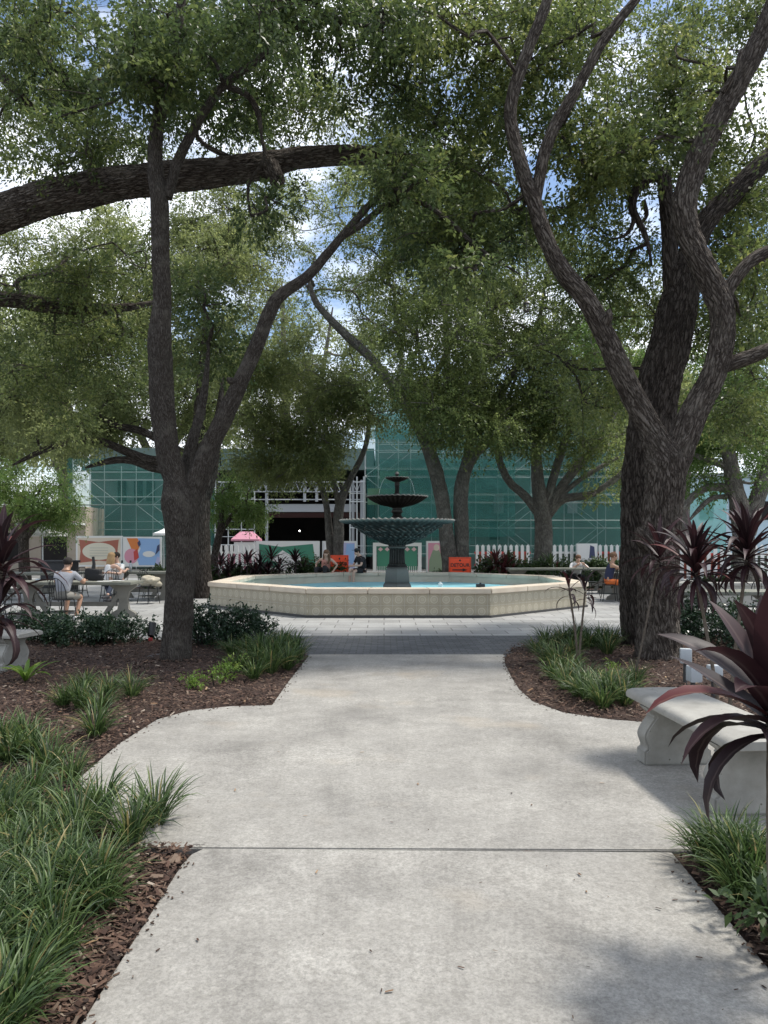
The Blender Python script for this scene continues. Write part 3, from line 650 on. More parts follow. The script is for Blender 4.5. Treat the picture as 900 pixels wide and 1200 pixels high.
# pink hip roof kiosk
kx = X_(289, 40); kk = thing('pink_kiosk', 'small kiosk with a pink hipped roof behind the strap plants', 'kiosk', (kx, 40, 0)); kz = Z_(632, 40)
b = MB(); b._add([(-.75, -.5, kz), (.75, -.5, kz), (.75, .5, kz), (-.75, .5, kz), (-.35, 0, kz + .42), (.35, 0, kz + .42), (-.75, -.5, kz - .1), (.75, -.5, kz - .1), (.75, .5, kz - .1), (-.75, .5, kz - .1)], [(0, 1, 5, 4), (1, 2, 5), (2, 3, 4, 5), (3, 0, 4), (6, 7, 1, 0), (7, 8, 2, 1), (8, 9, 3, 2), (9, 6, 0, 3), (9, 8, 7, 6)]); b.build('roof', col('pink_roof', (.50, .22, .28)), kk, smooth=False)
b = MB(); b.box((0, 0, kz / 2 - .1), (1.2, .8, kz - .1)); b.build('body', WHT, kk, smooth=False)
# parasols
def parasol(label, px, d_, ptop, wpx, mt):
    x = X_(px, d_); r = wpx / 2 * d_ / FPX; zt = Z_(ptop, d_); ze = zt - r * .38; root = thing('parasol', label, 'parasol', (x, d_, 0))
    b = MB(); b.tube([(0, 0, 0), (0, 0, zt)], .03, 8); b.build('pole', M['pipe'], root)
    b = MB(); b.lathe([(r, ze - .12), (r * 1.0, ze), (r * .5, ze + (zt - ze) * .48), (.04, zt), (.02, zt + .05)], 8); b.build('canopy', mt, root, ang=20)
    b = MB(); b.lathe([(.30, 0), (.28, .07), (.05, .1)], 16); b.build('base', M['pipe'], root)
    b = MB()
    for k in range(8): a = k * math.pi / 4; b.tube([(0, 0, ze), (r * .97 * math.cos(a), r * .97 * math.sin(a), ze - .01)], .012, 4)
    b.build('ribs', M['pipe'], root)
CAN = varied('white_canvas', (.62, .62, .60), (.72, .72, .70), .8, 2)
parasol('white market parasol beyond the tables at the left', 50, 32, 614, 58, CAN)
parasol('white parasol half hidden behind the forked trunk', 192, 40, 620, 26, CAN)
# shop front wall beyond the left tables
sh = thing('shop_building', 'low pale shop building with dark windows at the far left behind the parasol', 'building', (X_(40, 44), 44, 0))
b = MB(); b.box((-3.2, 1.5, 1.9), (12.5, 3, 3.8)); b.build('wall', varied('beige_stucco', (.36, .30, .24), (.44, .38, .31), .85, 2), sh, smooth=False)
for k in range(5): b = MB(); b.box((-8.0 + k * 2.3, -.03, 1.4), (1.5, .05, 1.7)); b.build('window', M['void'], sh, smooth=False)
b = MB(); b.box((-3.2, -.3, 2.75), (12.5, .8, .12)); b.build('awning', CAN, sh, smooth=False)
hs = thing('light_blue_building', 'pale blue building glimpsed at the far right between the oak trunk and the grey tree', 'building', (X_(835, 60), 60, 0))
b = MB(); b.box((2.5, 4, 3.5), (9, 8, 7)); b.build('wall', varied('pale_blue_wall', (.42, .55, .62), (.50, .62, .68), .8, 1), hs, smooth=False)
for k in range(3):
    b = MB(); b.box((-.5 + k * 2.4, -.04, 4.3), (1.1, .06, 1.5)); b.build('window', M['void'], hs, smooth=False)
b = MB(); b.box((2.5, 3.9, 7.15), (9.4, 8.4, .3)); b.build('roof', M['white'], hs, smooth=False)
# low stone seat wall at the far right
lw = MB(); lw.box((0, 0, .28), (4.6, .4, .5), bev=.02); lw.box((0, 0, .56), (4.8, .5, .08), bev=.02)
o = lw.build('low_wall', varied('grey_cast_stone', (.28, .27, .25), (.36, .35, .32), .85, 3)); o.location = (X_(868, 18.5), 18.5, 0); tag(o, 'low grey stone wall at the far right behind the tables', 'wall')
m = varied('lawn_grass', (.10, .17, .03), (.16, .24, .05), .9, 8); b = MB(); b._add([(X_(790, 22), 20.0, .01), (X_(960, 22), 20.0, .01), (X_(960, 26), 26, .01), (X_(775, 26), 26, .01)], [(0, 1, 2, 3)]); tag(b.build('lawn', m, smooth=False), kind='structure')  # lawn grass in two greens mixed by noise
b = MB(); b._add([(-9.0, 24.6, .006), (14, 25.3, .006), (14, 30, .006), (-9, 30, .006)], [(0, 1, 2, 3)]); tag(b.build('far_mulch_bed', M['mulch'], smooth=False), kind='structure')

# ================================================================== BENCHES, BOXES, SIGNS
M['cast'] = m = mat('cast_concrete', rough=.85); v = coords(m)
pv = N(m, 'ShaderNodeTexVoronoi', Scale=22.0); LK(m, v, pv.inputs['Vector']); pm = ramp(m, pv.outputs['Distance'], [(.10, (.35, .33, .3)), (.16, (1, 1, 1))])
mask = ramp(m, noise_n(m, v, 5, 3), [(.52, (0, 0, 0)), (.58, (1, 1, 1))])
c = ramp(m, noise_n(m, v, 4, 8, .65), [(.3, (.21, .202, .178)), (.55, (.30, .29, .26)), (.75, (.36, .35, .315))])
setc(m, mixc(m, mask, c, pm, 'MULTIPLY')); bump(m, noise_n(m, v, 60, 6, .7), .35, .006)
def scroll_leg(w_=.47, h_=.405, t_=.15):
    pr = []
    n = 26
    for i in range(n + 1):                              # S curved outline of one side
        z = h_ * i / n; u = i / n
        if u < .26: x = .5 * w_
        elif u < .31: x = .5 * w_ - .022
        elif u < .82: t = (u - .31) / .51; x = .5 * w_ - .022 + .024 * math.sin(min(1, t * 2.2) * math.pi / 2) - .085 * (max(0, t - .30) / .70) ** 1.5
        else: t = (u - .82) / .18; x = .5 * w_ - .083 + .07 * math.sin(t * math.pi / 2)
        pr.append((x, z))
    poly = pr + [(-x, z) for x, z in reversed(pr)]
    b = MB(); b.plate(poly, -t_ / 2, t_ / 2)
    bmx = bmesh.new(); vs = [bmx.verts.new(q) for q in b.v]
    for f in b.f: bmx.faces.new([vs[i] for i in f])
    bmesh.ops.recalc_face_normals(bmx, faces=bmx.faces); ed_ = [e for e in bmx.edges if abs(e.calc_face_angle(0)) > 1.2]
    bmesh.ops.bevel(bmx, geom=ed_, offset=.012, segments=2, affect='EDGES'); bmx.verts.index_update()
    c_ = MB(); c_._add([q.co.copy() for q in bmx.verts], [[q.index for q in f.verts] for f in bmx.faces]); bmx.free(); return c_
def bench(label, loc_, rz, Ln=1.55, W=.46):
    root = thing('stone_bench', label, 'bench', loc_, rz, 'cast concrete benches')
    b = MB(); n = 20; prof = [(-W / 2 + .03, .405), (-W / 2 + .005, .415), (-W / 2, .437), (-W / 2 + .012, .462), (-W / 2 + .05, .474), (0, .478), (W / 2 - .05, .474), (W / 2 - .012, .462), (W / 2, .437), (W / 2 - .005, .415), (W / 2 - .03, .405)]
    vs = []; fs = []; m_ = len(prof)
    ys = [-Ln / 2, -Ln / 2 + .012, -Ln / 2 + .04] + [-Ln / 2 + .04 + (Ln - .08) * i / n for i in range(1, n)] + [Ln / 2 - .04, Ln / 2 - .012, Ln / 2]
    for y in ys:
        q = min(1, (Ln / 2 - abs(y)) / .04); ins = .022 * (1 - q) ** 2
        for x, z in prof: vs.append((x * (1 - ins * 2 / W), y, .44 + (z - .44) * (1 - .35 * (1 - q) ** 2) ))
    for i in range(len(ys) - 1):
        for k in range(m_): a = i * m_ + k; c_ = i * m_ + (k + 1) % m_; fs.append((a, c_, c_ + m_, a + m_))
    fs.append(tuple(range(m_))); fs.append(tuple(range((len(ys) - 1) * m_, len(ys) * m_))[::-1])
    b._add(vs, fs); b.build('seat', M['cast'], root, ang=50)
    for s in (-1, 1):
        l = scroll_leg(); o = l.build('leg', M['cast'], root, ang=50); o.location = (0, s * (Ln / 2 - .27), 0)
    return root
bench('pale cast concrete bench with scrolled legs on the right side of the path', (2.045, 4.68, .035), R(3.5), 1.48, .50)
p = G(10, 790); bench('cast concrete bench cut off by the left edge beside the yellow green plant', (-4.98, 9.1, .02), R(78), 1.45, .50)

gb = M['greyplastic'] = varied('grey_plastic_box', (.38, .41, .43), (.46, .49, .50), .45, 4)
for (px, py, d_, lab) in [(812, 789, 7.2, 'nearer grey outdoor socket box behind the bench'), (803, 768, 8.0, 'farther grey outdoor socket box beside the oak foot'), (836, 788, 7.3, 'grey socket box with printed cover at the far end of the bench')]:
    q = P(px, py, d_); r_ = thing('socket_box', lab, 'electrical box', (q.x, q.y, 0), random.uniform(-.3, .3), 'outdoor socket boxes behind the bench')
    zz = q.z
    b = MB(); b.tube([(0, 0, 0), (0, 0, zz)], .022, 10); b.build('post', mat('dark_conduit', (.05, .05, .05), .6), r_)
    b = MB(); b.box((0, 0, zz), (.11, .08, .15), bev=.012); b.build('box', gb, r_); b = MB(); b.box((0, -.055, zz), (.12, .04, .16), bev=.015); b.build('cover', gb, r_)
p = G(178, 754); up_ = thing('spotlight', 'small black garden spotlight in front of the forked trunk', 'garden light', (p.x, p.y, 0))
b = MB(); b.tube([(0, 0, 0), (0, 0, .14)], .012, 6); b.tube([(0, -.05, .12), (0, 0, .2), (0, .04, .32)], [.05, .055, .06], 14); b.build('housing', mat('black_metal', (.012, .012, .012), .4), up_); b = MB(); b.box((.0, -.07, .06), (.06, .04, .08), bev=.008); b.build('red_cap', mat('red_plastic', (.35, .02, .02), .5), up_)
# hanging lantern in the canopy
q = P(617, 360, 9.6); ln = thing('hanging_lantern', 'tiny dark wire lantern hanging on a cord from the left limb of the forked oak', 'lantern', q)
b = MB(); b.tube([(0, 0, .06), (.02, .1, 1.35)], .003, 4); b.build('cord', M['void'], ln)
b = MB(); 
for k in range(6): a = k * math.pi / 3; b.tube([(.035 * math.cos(a), .035 * math.sin(a), -.06), (.035 * math.cos(a), .035 * math.sin(a), .05)], .004, 4)
b.lathe([(.045, .045), (.03, .06), (.008, .08)], 12); b.lathe([(.03, -.065), (.04, -.06), (.04, -.05)], 12); b.build('cage', mat('bronze_metal', (.06, .05, .045), .5, .6), ln)

def text_mesh(txt, size, mt, parent, loc_, name='lettering', depth=.004, bold=.0):
    cu = bpy.data.curves.new('txt', 'FONT'); cu.body = txt; cu.size = size; cu.extrude = depth; cu.align_x = 'CENTER'; cu.align_y = 'CENTER'; cu.offset = bold
    to = bpy.data.objects.new('txt', cu); COL.objects.link(to); dg = bpy.context.evaluated_depsgraph_get(); me = bpy.data.meshes.new_from_object(to.evaluated_get(dg))
    bpy.data.objects.remove(to); me.materials.clear(); me.materials.append(mt); o = bpy.data.objects.new(name, me); COL.objects.link(o); o.parent = parent; o.location = loc_; o.rotation_euler = (R(90), 0, 0); return o
ORS = mat('fluorescent_orange_sheet', (.95, .085, .02), .5); BLK = mat('black_print', (.012, .012, .012), .5)
def detour(label, px, d_, py0, py1, wpx, par=None):
    x = X_(px, d_); w_ = wpx * d_ / FPX; z1, z0 = Z_(py0, d_), Z_(py1, d_); root = thing('detour_sign', label, 'sign', (x, d_, 0), 0, 'orange DETOUR signs'); zc = (z0 + z1) / 2; h_ = z1 - z0
    b = MB(); b.box((0, 0, zc), (w_, .02, h_), bev=.006); b.build('panel', ORS, root)
    b = MB()
    for s in (-1, 1): b.box((s * w_ * .35, .05, z1 / 2 - .05), (.05, .04, z1 - .1)); b.box((s * w_ * .35, .1, .03), (.08, .6, .05))
    b.build('stand', WHT, root)
    b = MB(); e = .035 * w_; y = -.0125
    for (cx_, cz_, sx, sz) in ((0, z1 - e * 1.1, w_ * .93, e * .35), (0, z0 + e * 1.1, w_ * .93, e * .35), (-w_ * .46, zc, e * .35, h_ * .92), (w_ * .46, zc, e * .35, h_ * .92)): b.box((cx_, y, cz_), (sx, .003, sz))
    b.build('border_line', BLK, root, smooth=False)
    text_mesh('DETOUR', w_ * .215, BLK, root, (0, -.014, zc + h_ * .02), 'lettering', .002, .004)
    b = MB(); b.plate([(x_ * w_, zc - h_ * .26 + z_ * h_) for x_, z_ in ((-.34, -.035), (.12, -.035), (.12, -.10), (.34, 0), (.12, .10), (.12, .035), (-.34, .035))], -.017, -.011); b.build('arrow', BLK, root, smooth=False)
    b = MB(); b.plate([(x_ * w_, zc + h_ * .30 + z_ * h_) for x_, z_ in ((-.03, -.05), (.03, -.05), (.04, .03), (0, .07), (-.05, .03))], -.017, -.011); b.build('small_mark', BLK, root, smooth=False)
detour('orange DETOUR sign with a right arrow at the foot of the twin stemmed tree', 539, 25.9, 653, 672.5, 26)
detour('orange DETOUR sign standing behind the two people on the pool rim', 398, 25.9, 650.5, 671.5, 21)

# ================================================================== TABLES AND CHAIRS
M['tabletop'] = varied('grey_green_cast_stone', (.13, .135, .11), (.20, .20, .165), .75, 4)
M['tableleg'] = varied('weathered_table_stone', (.15, .145, .125), (.22, .21, .185), .85, 4)
def table(label, loc_, Ln, rz=0, W=.8, h=.76, legs=(-.35, .35), group='long stone tables on the plaza'):
    root = thing('stone_table', label, 'table', loc_, rz, group)
    b = MB(); b.box((0, 0, h - .03), (Ln, W, .065), bev=.012); b.build('top', M['tabletop'], root)
    for s in legs:
        x = s * Ln; b = MB(); b.plate([(-.30, 0), (.30, 0), (.26, .08), (.12, .16), (.085, .36), (.13, .54), (.30, h - .09), (.30, h - .065), (-.30, h - .065), (-.30, h - .09), (-.13, .54), (-.085, .36), (-.12, .16), (-.26, .08)], -.06, .06)
        o = b.build('leg', M['tableleg'], root, smooth=False); o.location = (x, 0, 0)
        b = MB(); b.plate([(-.05, h - .1), (.05, h - .1), (.45, .06), (.33, .06)], -.035, .035) if s < 0 else b.plate([(-.05, h - .1), (.05, h - .1), (-.33, .06), (-.45, .06)], -.035, .035)
        o2 = b.build('brace', M['tableleg'], o, smooth=False); o2.location = (0, .02, 0)
    b = MB(); b.box((0, .0, .27), (Ln * (legs[-1] - legs[0]), .07, .09)); b.build('stretcher', M['tableleg'], root, smooth=False)
    return root
IRON = mat('black_wrought_iron', (.018, .018, .018), .45, .4)
def chair(label, loc_, rz, group='black iron bistro chairs on the plaza'):
    root = thing('bistro_chair', label, 'chair', loc_, rz, group)           # faces -Y
    b = MB(); b.lathe([(.0, .44), (.19, .44), (.205, .45), (.205, .462), (.19, .468), (0, .465)], 24); b.build('seat', IRON, root)
    for (x, y) in ((-.15, -.15), (.15, -.15), (-.15, .15), (.15, .15)):
        b = MB(); b.tube([(x, y, .445), (x * 1.15, y * 1.15, .2), (x * 1.35, y * 1.35, 0)], .0095, 7); b.build('leg', IRON, root)
    b = MB(); hoop = [(.19 * math.cos(t) * (1.05 if 0 < i < 14 else 1), .13 + .10 * (math.sin(t) ** .8 if math.sin(t) > 0 else 0) , .46 + .42 * (max(0, math.sin(t)) ** .6)) for i, t in enumerate([math.pi * k / 14 for k in range(15)])]
    b.tube(hoop, .0095, 7); b.build('back_hoop', IRON, root)
    b = MB()
    for k in range(-2, 3): x = k * .065; t = math.acos(x / .2); z = .46 + .42 * (math.sin(t) ** .6); b.tube([(x * .8, .17, .465), (x, .13 + .1 * math.sin(t), z)], .006, 6)
    b.build('spindles', IRON, root)
    b = MB(); b.lathe([(.235, .20), (.243, .2), (.243, .21), (.235, .21)], 24); b.build('ring', IRON, root); return root
table('long stone table at the left where the man in grey sits', (-6.75, 15.9, 0), 2.9 , 0, .85, legs=(-.30, .40))
table('long stone table end at the left edge, in line with the man in grey', (-9.3, 16.0, 0), 2.1, 0, .85)
table('stone table where the couple sits', (-6.75, 20.6, 0), 1.9, 0, .8, .80)
table('far stone table behind the left strap plant', (-9.9, 20.8, 0), 2.6, 0, .9)
table('long stone table behind the pool where the woman in white leans', (X_(665, 23.6), 23.6, 0), 3.8, 0, .8, .80, (-.42, .33))
table('stone table beside the woman in orange', (X_(752, 20.8), 20.8, 0), 2.0, 0, .8)
table('stone table at the right edge behind the dark shrubs', (X_(850, 12.8), 13.0, 0), 2.5, 0, .8, .74)
C0 = chair('black iron chair the man in the grey shirt sits on', (-6.45, 14.85, 0), R(165))
cs = [((-7.05, 16.75, 0), 10, 'black iron chair on the far side of the left table, nearest the man in grey'), ((-7.65, 16.8, 0), -8, 'middle black iron chair on the far side of the left table'), ((-8.3, 16.7, 0), 5, 'black iron chair on the far side of the left table, furthest left'), ((-7.95, 15.0, 0), 172, 'black iron chair tucked in front of the left table'),
      ((X_(128, 19.7), 19.7, 0), 215, 'black iron chair under the blonde woman'), ((X_(143, 20.3), 20.0, 0), -30, 'black iron chair under the smiling man'), ((X_(174, 19.4), 19.4, 0), 60, 'black iron chair with a tan jacket on it beside the forked trunk'), ((X_(166, 20.6), 21.4, 0), 10, 'black iron chair on the far side of the couple\'s table'),
      ((X_(714, 20.2), 20.2, 0), 262, 'black iron chair under the woman in orange'), ((X_(700, 20.9), 21.6, 0), 20, 'empty black iron chair behind the woman in orange'), ((X_(676, 24.3), 24.4, 0), 0, 'black iron chair under the woman in white'), ((X_(805, 15), 14.4, 0), 30, 'black iron chair behind the right edge table'), ((X_(875, 15), 14.3, 0), -12, 'black iron chair at the right edge behind the table'), ((X_(62, 20), 21.7, 0), 0, 'black iron chair behind the far left table')]
for l_, a, lab in cs: copy_tree(C0, l_, R(a), lab)
# objects on the tables
tx, ty, tz = X_(101, 15.8), 15.75, .765
bag = thing('backpack', 'black backpack with an upright strap standing on the left table', 'bag', (X_(108, 16.0), 16.05, .765))
b = MB(); b.box((0, 0, .13), (.34, .18, .26), bev=.05, ry=.12); b.box((.10, -.02, .08), (.26, .16, .16), bev=.04, ry=.3); b.build('body', mat('black_nylon', (.012, .012, .014), .7), bag)
b = MB(); b.tube([(.0, 0, .2), (.02, 0, .36), (.0, 0, .52)], [.05, .035, .03], 10); b.build('strap', BLK, bag)
pp = thing('papers', 'white open papers on the left table beside the man in grey', 'papers', (X_(123, 15.7), 15.7, .765)); b = MB(); b.box((0, 0, .004), (.30, .21, .006), rz=.2); b.box((.2, .1, .012), (.28, .2, .005), rz=-.3); b.build('sheets', WHT, pp, smooth=False)
def bottle(label, px, d_, z, mt, h=.30, r=.042):
    o = thing('bottle', label, 'bottle', (X_(px, d_), d_, z)); b = MB(); b.lathe([(r * .9, 0), (r, .01), (r, h * .68), (r * .8, h * .76), (r * .55, h * .80)], 18); b.build('body', mt, o)
    b = MB(); b.lathe([(r * .6, h * .79), (r * .65, h * .8), (r * .65, h), (r * .4, h + .01)], 14); b.build('cap', BLK, o)
bottle('teal bottle on the couple\'s table', 143, 20.3, .805, mat('teal_enamel', (.02, .16, .20), .3)); bottle('grey steel bottle on the couple\'s table, right of the teal one', 153, 20.4, .805, mat('brushed_steel', (.4, .42, .45), .3, .7))
bx = MB(); bx.box((0, 0, .5), (1.0, .6, 1.0), bev=.03); bx.box((0, 0, 1.0), (1.08, .68, .07), bev=.01); o = bx.build('planter_bin', mat('black_planter', (.02, .02, .022), .6)); o.location = (X_(70, 24), 24, 0); tag(o, 'square black bin beyond the left tables', 'bin')
jk = MB(); jk.ball((0, 0, 0), (.24, .15, .12), 28, 18); jk.ball((.12, .05, -.10), (.16, .12, .10), 20, 12); jk.ball((-.10, 0, -.08), (.15, .13, .09), 20, 12); jk.v = [tuple(Vector(q) * (1 + .35 * noise.noise(Vector(q) * 9))) for q in jk.v]; o = jk.build('jacket', varied('tan_canvas', (.36, .32, .24), (.46, .42, .33), .9, 12)); o.location = (X_(176, 19.4), 19.38, .62); tag(o, 'crumpled tan jacket piled on the chair beside the forked trunk', 'jacket')

# ================================================================== PEOPLE
def skin_mesh(name, verts, edges, rads, mt, parent, root_i=0, sub=2):
    me = bpy.data.meshes.new(name); me.from_pydata([tuple(v) for v in verts], edges, []); o = bpy.data.objects.new(name, me); COL.objects.link(o)
    sk_ = o.modifiers.new('s', 'SKIN'); 
    for i, r_ in enumerate(rads):
        r2 = r_ if isinstance(r_, tuple) else (r_, r_); me.skin_vertices[0].data[i].radius = r2
    me.skin_vertices[0].data[root_i].use_root = True
    ss = o.modifiers.new('u', 'SUBSURF'); ss.levels = sub; ss.render_levels = sub
    dg = bpy.context.evaluated_depsgraph_get(); m2 = bpy.data.meshes.new_from_object(o.evaluated_get(dg)); bpy.data.objects.remove(o)
    return m2
def finish(name, meshes, mt, parent, extra=None):
    b = MB()
    for m2 in meshes: b._add([v.co.copy() for v in m2.vertices], [tuple(p.vertices) for p in m2.polygons])
    if extra: b._add(extra.v, extra.f)
    return b.build(name, mt, parent, ang=80)
def elbow(a, c, l1, l2, hint):
    a, c = Vector(a), Vector(c); dv = c - a; L_ = min(dv.length, (l1 + l2) * .995); 
    x = (l1 * l1 - l2 * l2 + L_ * L_) / (2 * L_); hgt = math.sqrt(max(0, l1 * l1 - x * x)); u = dv.normalized(); hv = Vector(hint); hv = (hv - u * hv.dot(u)).normalized(); return a + u * x + hv * hgt, a + u * L_
SKIN = varied('light_skin', (.52, .33, .25), (.58, .38, .29), .5, 6); SKIN2 = varied('tan_skin', (.36, .21, .14), (.42, .25, .17), .5, 6)
def person(label, loc_, rz, seat, chest_off, head_off, hands, feet, skin, hairm, shirt, shirtm, pants, pantsm, shoe=None, hair='short', sleeve=.6, head_yaw=0, short_pants=False, scale=1.0, hat=None):
    """faces -Y locally. seat: hip height; chest_off / head_off: lean vectors; hands, feet: targets"""
    root = thing('person', label, 'person', loc_, rz); root.scale = (scale,) * 3
    pel = Vector((0, 0, seat + .08)); ch = pel + Vector((0, 0, .40)) + Vector(chest_off); sp1 = pel.lerp(ch, .5) + Vector((0, .03, 0)); nk = ch + (ch - pel).normalized() * .13; hd = nk + Vector((0, -.01, .13)) + Vector(head_off)
    up_ = (ch - pel).normalized(); sx = Vector((1, 0, 0))
    shl = [ch + sx * s * .185 + up_ * .03 for s in (-1, 1)]; hip = [pel + Vector((s * .09, 0, -.02)) for s in (-1, 1)]
    V = [pel, sp1, ch, nk, hd - Vector((0, 0, .035)), hd + Vector((0, .005, .055))]; E = [(0, 1), (1, 2), (2, 3), (3, 4), (4, 5)]; Rd = [(.13, .10), (.105, .08), (.11, .085), (.05, .05), (.068, .082), (.078, .092)]
    tv = [pel - Vector((0, 0, .03)), sp1, ch, ch.lerp(nk, .68)]; te = [(0, 1), (1, 2), (2, 3)]; tr = [(.165, .135), (.15, .125), (.17, .135), (.10, .09)]
    pv_ = [pel + Vector((0, 0, .06)), pel - Vector((0, 0, .01))]; pe = [(0, 1)]; pr_ = [(.15, .125), (.16, .13)]
    ex = MB(); shoes = MB()
    for k, s in enumerate((-1, 1)):
        el, hn = elbow(shl[k], hands[k], .285, .255, (s * .7, .35, -.6)); i = len(V); V += [shl[k], el, hn]; E += [(2, i), (i, i + 1), (i + 1, i + 2)]; Rd += [.052, .038, .027]
        j = len(tv); sl = shl[k].lerp(el, sleeve) if sleeve > 0 else None
        if sl is not None: tv += [shl[k], sl]; te += [(2, j), (j, j + 1)]; tr += [.068, .058]
        u = (hn - el).normalized(); side = u.cross(Vector((0, 0, 1)));  side = side.normalized() if side.length > .1 else Vector((1, 0, 0)); nrm = side.cross(u)
        ex.tube([hn - u * .02, hn + u * .03, hn + u * .08, hn + u * .10], [.026, .036, .036, .02], 10)
        for f_ in range(4):
            o_ = hn + u * .085 + side * (f_ - 1.5) * .019; fl_ = (.062, .075, .07, .055)[f_]; ex.tube([o_, o_ + u * fl_ * .5, o_ + u * fl_ * .85 - nrm * .018, o_ + u * fl_ * .9 - nrm * .035], [.0095, .009, .008, .006], 6)
        o_ = hn + u * .03 - side * s * .028; ex.tube([o_, o_ - side * s * .03 + u * .025, o_ - side * s * .035 + u * .055], [.011, .010, .007], 6)
        kn, an = elbow(hip[k], feet[k], .44, .43, (s * .12, -1, .55)); i = len(V); V += [hip[k], kn, an]; E += [(0, i), (i, i + 1), (i + 1, i + 2)]; Rd += [.088, .058, .038]
        j = len(pv_); end = kn.lerp(an, .12 if short_pants else .92); pv_ += [hip[k], kn]; pe += [(1, j), (j, j + 1)]; pr_ += [.105, .075]
        if short_pants: pv_[-1] = hip[k].lerp(kn, .88)
        else: pv_.append(end); pe.append((j + 1, j + 2)); pr_.append(.055)
        ft = Vector((.02 * s, -1, 0)); toe = an + ft * .19 - Vector((0, 0, .045))
        (ex if shoe is None else shoes).tube([an + Vector((0, .05, -.04)), an + Vector((0, 0, -.035)), an + ft * .10 + Vector((0, 0, -.04)), toe], [.038, .045, .042, .026], 10)
    body = skin_mesh('b', V, E, Rd, skin, root)
    # face: turned by head_yaw
    rot = Matrix.Rotation(head_yaw, 3, 'Z'); fc = lambda x, y, z: hd + rot @ Vector((x, y, z))
    ex.ball(fc(0, -.088, .0), (.013, .02, .018), 8, 6)
    for s in (-1, 1): ex.ball(fc(s * .082, .005, .01), (.012, .018, .028), 8, 6)
    ex.ball(fc(0, -.035, -.035), (.055, .055, .055), 12, 8)
    bo_ = finish('body', [body], skin, root, ex)
    for s in (-1, 1): b = MB(); b.ball(fc(s * .03, -.080, .028), (.011, .008, .007), 8, 6); b.build('eye', BLK, bo_)
    b = MB(); b.ball(fc(0, -.084, -.042), (.022, .008, .007), 8, 6); b.build('mouth', mat('lips', (.30, .08, .07), .5), bo_)
    h_ = MB(); h_.ball(fc(0, .018, .052), (.094, .104, .088), 18, 12)
    if hair == 'long':
        for k in range(9): a = math.pi * (.08 + .84 * k / 8); h_.tube([fc(.075 * math.cos(a), .05 * math.sin(a) + .02, .06), fc(.095 * math.cos(a), .075 * math.sin(a) + .02, -.06), fc(.10 * math.cos(a), .085 * math.sin(a) + .03, -.20), fc(.07 * math.cos(a), .07 * math.sin(a) + .03, -.34)], [.035, .04, .038, .012], 8)
    h_.build('hair', hairm, root, ang=80)
    if hat: b = MB(); b.ball(fc(0, .008, .085), (.102, .108, .065), 16, 10); b.box(fc(0, -.125, .075), (.13, .09, .012), rz=head_yaw, bev=.004); b.build('cap', hat, root)
    finish('shirt', [skin_mesh('t', tv, te, tr, None, None)], shirtm, root); finish('trousers', [skin_mesh('p', pv_, pe, pr_, None, None)], pantsm, root)
    if shoe is not None: shoes.build('shoes', shoe, root)
    return root
def cloth(n, c, k=1.25): return varied(n, c, tuple(min(1, q * k) for q in c), .85, 9)
DKH = cloth('dark_hair', (.015, .011, .009)); BLH = cloth('blonde_hair', (.34, .22, .11)); BRH = cloth('brown_hair', (.13, .07, .04)); SHOE = cloth('dark_trainer', (.03, .03, .035)); WSH = cloth('white_trainer', (.55, .55, .55))
GREY = cloth('grey_tshirt', (.27, .28, .31)); WH = cloth('white_cotton', (.62, .62, .62), 1.1); DEN = cloth('dark_denim', (.02, .028, .05)); BKC = cloth('black_cotton', (.014, .014, .017)); KHK = cloth('khaki_cotton', (.20, .19, .17)); PNKC = cloth('salmon_top', (.50, .22, .18)); ORC = cloth('orange_skirt', (.55, .13, .03)); NVC = cloth('navy_top', (.02, .025, .06))
person('man in a grey t-shirt seen from behind, bent over the left stone table', (-6.45, 14.85, 0), R(172), .47, (0, -.10, -.02), (0, -.06, -.03), [(-.16, -.52, .80), (.22, -.50, .80)], [(-.12, -.28, .08), (.14, -.34, .08)], SKIN2, DKH, 1, GREY, 1, KHK, WSH, sleeve=.75, short_pants=True)
person('blonde woman in a white top with her back turned, sitting with a smiling man', (X_(129, 19.8), 19.75, 0), R(150), .47, (.02, -.06, 0), (0, -.02, 0), [(-.1, -.48, .86), (.22, -.42, .86)], [(-.1, -.38, .08), (.1, -.38, .08)], SKIN, BLH, 1, WH, 1, DEN, WSH, hair='long', sleeve=.0)
person('dark haired man in a white shirt smiling at the blonde woman, legs crossed', (X_(141, 20.2), 20.05, 0), R(-25) , .47, (0, -.04, 0), (0, -.03, 0), [(-.22, -.38, .80), (.14, -.42, .80)], [(.22, -.50, .12), (.34, -.72, .22)], SKIN, DKH, 1, WH, 1, DEN, SHOE, head_yaw=R(-20))
person('woman with loose brown hair leaning on one arm on the far rim of the pool', (X_(381, 24.75), 24.75, 0), R(-20), .61, (.10, -.16, -.06), (.03, -.06, -.03), [(-.30, -.10, .66), (.34, -.12, .66)], [(-.12, -.44, .34), (.22, -.40, .40)], SKIN, BRH, 1, PNKC, 1, BKC, None, hair='long', sleeve=0)
person('man in black t-shirt and cap on the far rim, bare legs toward the water', (X_(426, 24.85), 24.85, 0), R(-58), .61, (0, -.13, -.02), (0, -.07, -.04), [(-.08, -.44, .84), (.12, -.46, .84)], [(-.08, -.50, .26), (.1, -.46, .24)], SKIN, DKH, 1, BKC, 1, BKC, None, sleeve=.7, short_pants=True, hat=BLK)
person('woman in a white shirt leaning on the long table right of the pool', (X_(676, 24.2), 24.3, 0), R(0), .45, (0, -.16, -.06), (0, -.06, -.03), [(-.10, -.50, .88), (.14, -.50, .90)], [(-.1, -.34, .08), (.12, -.34, .08)], SKIN, BRH, 1, WH, 1, BKC, SHOE, sleeve=.9)
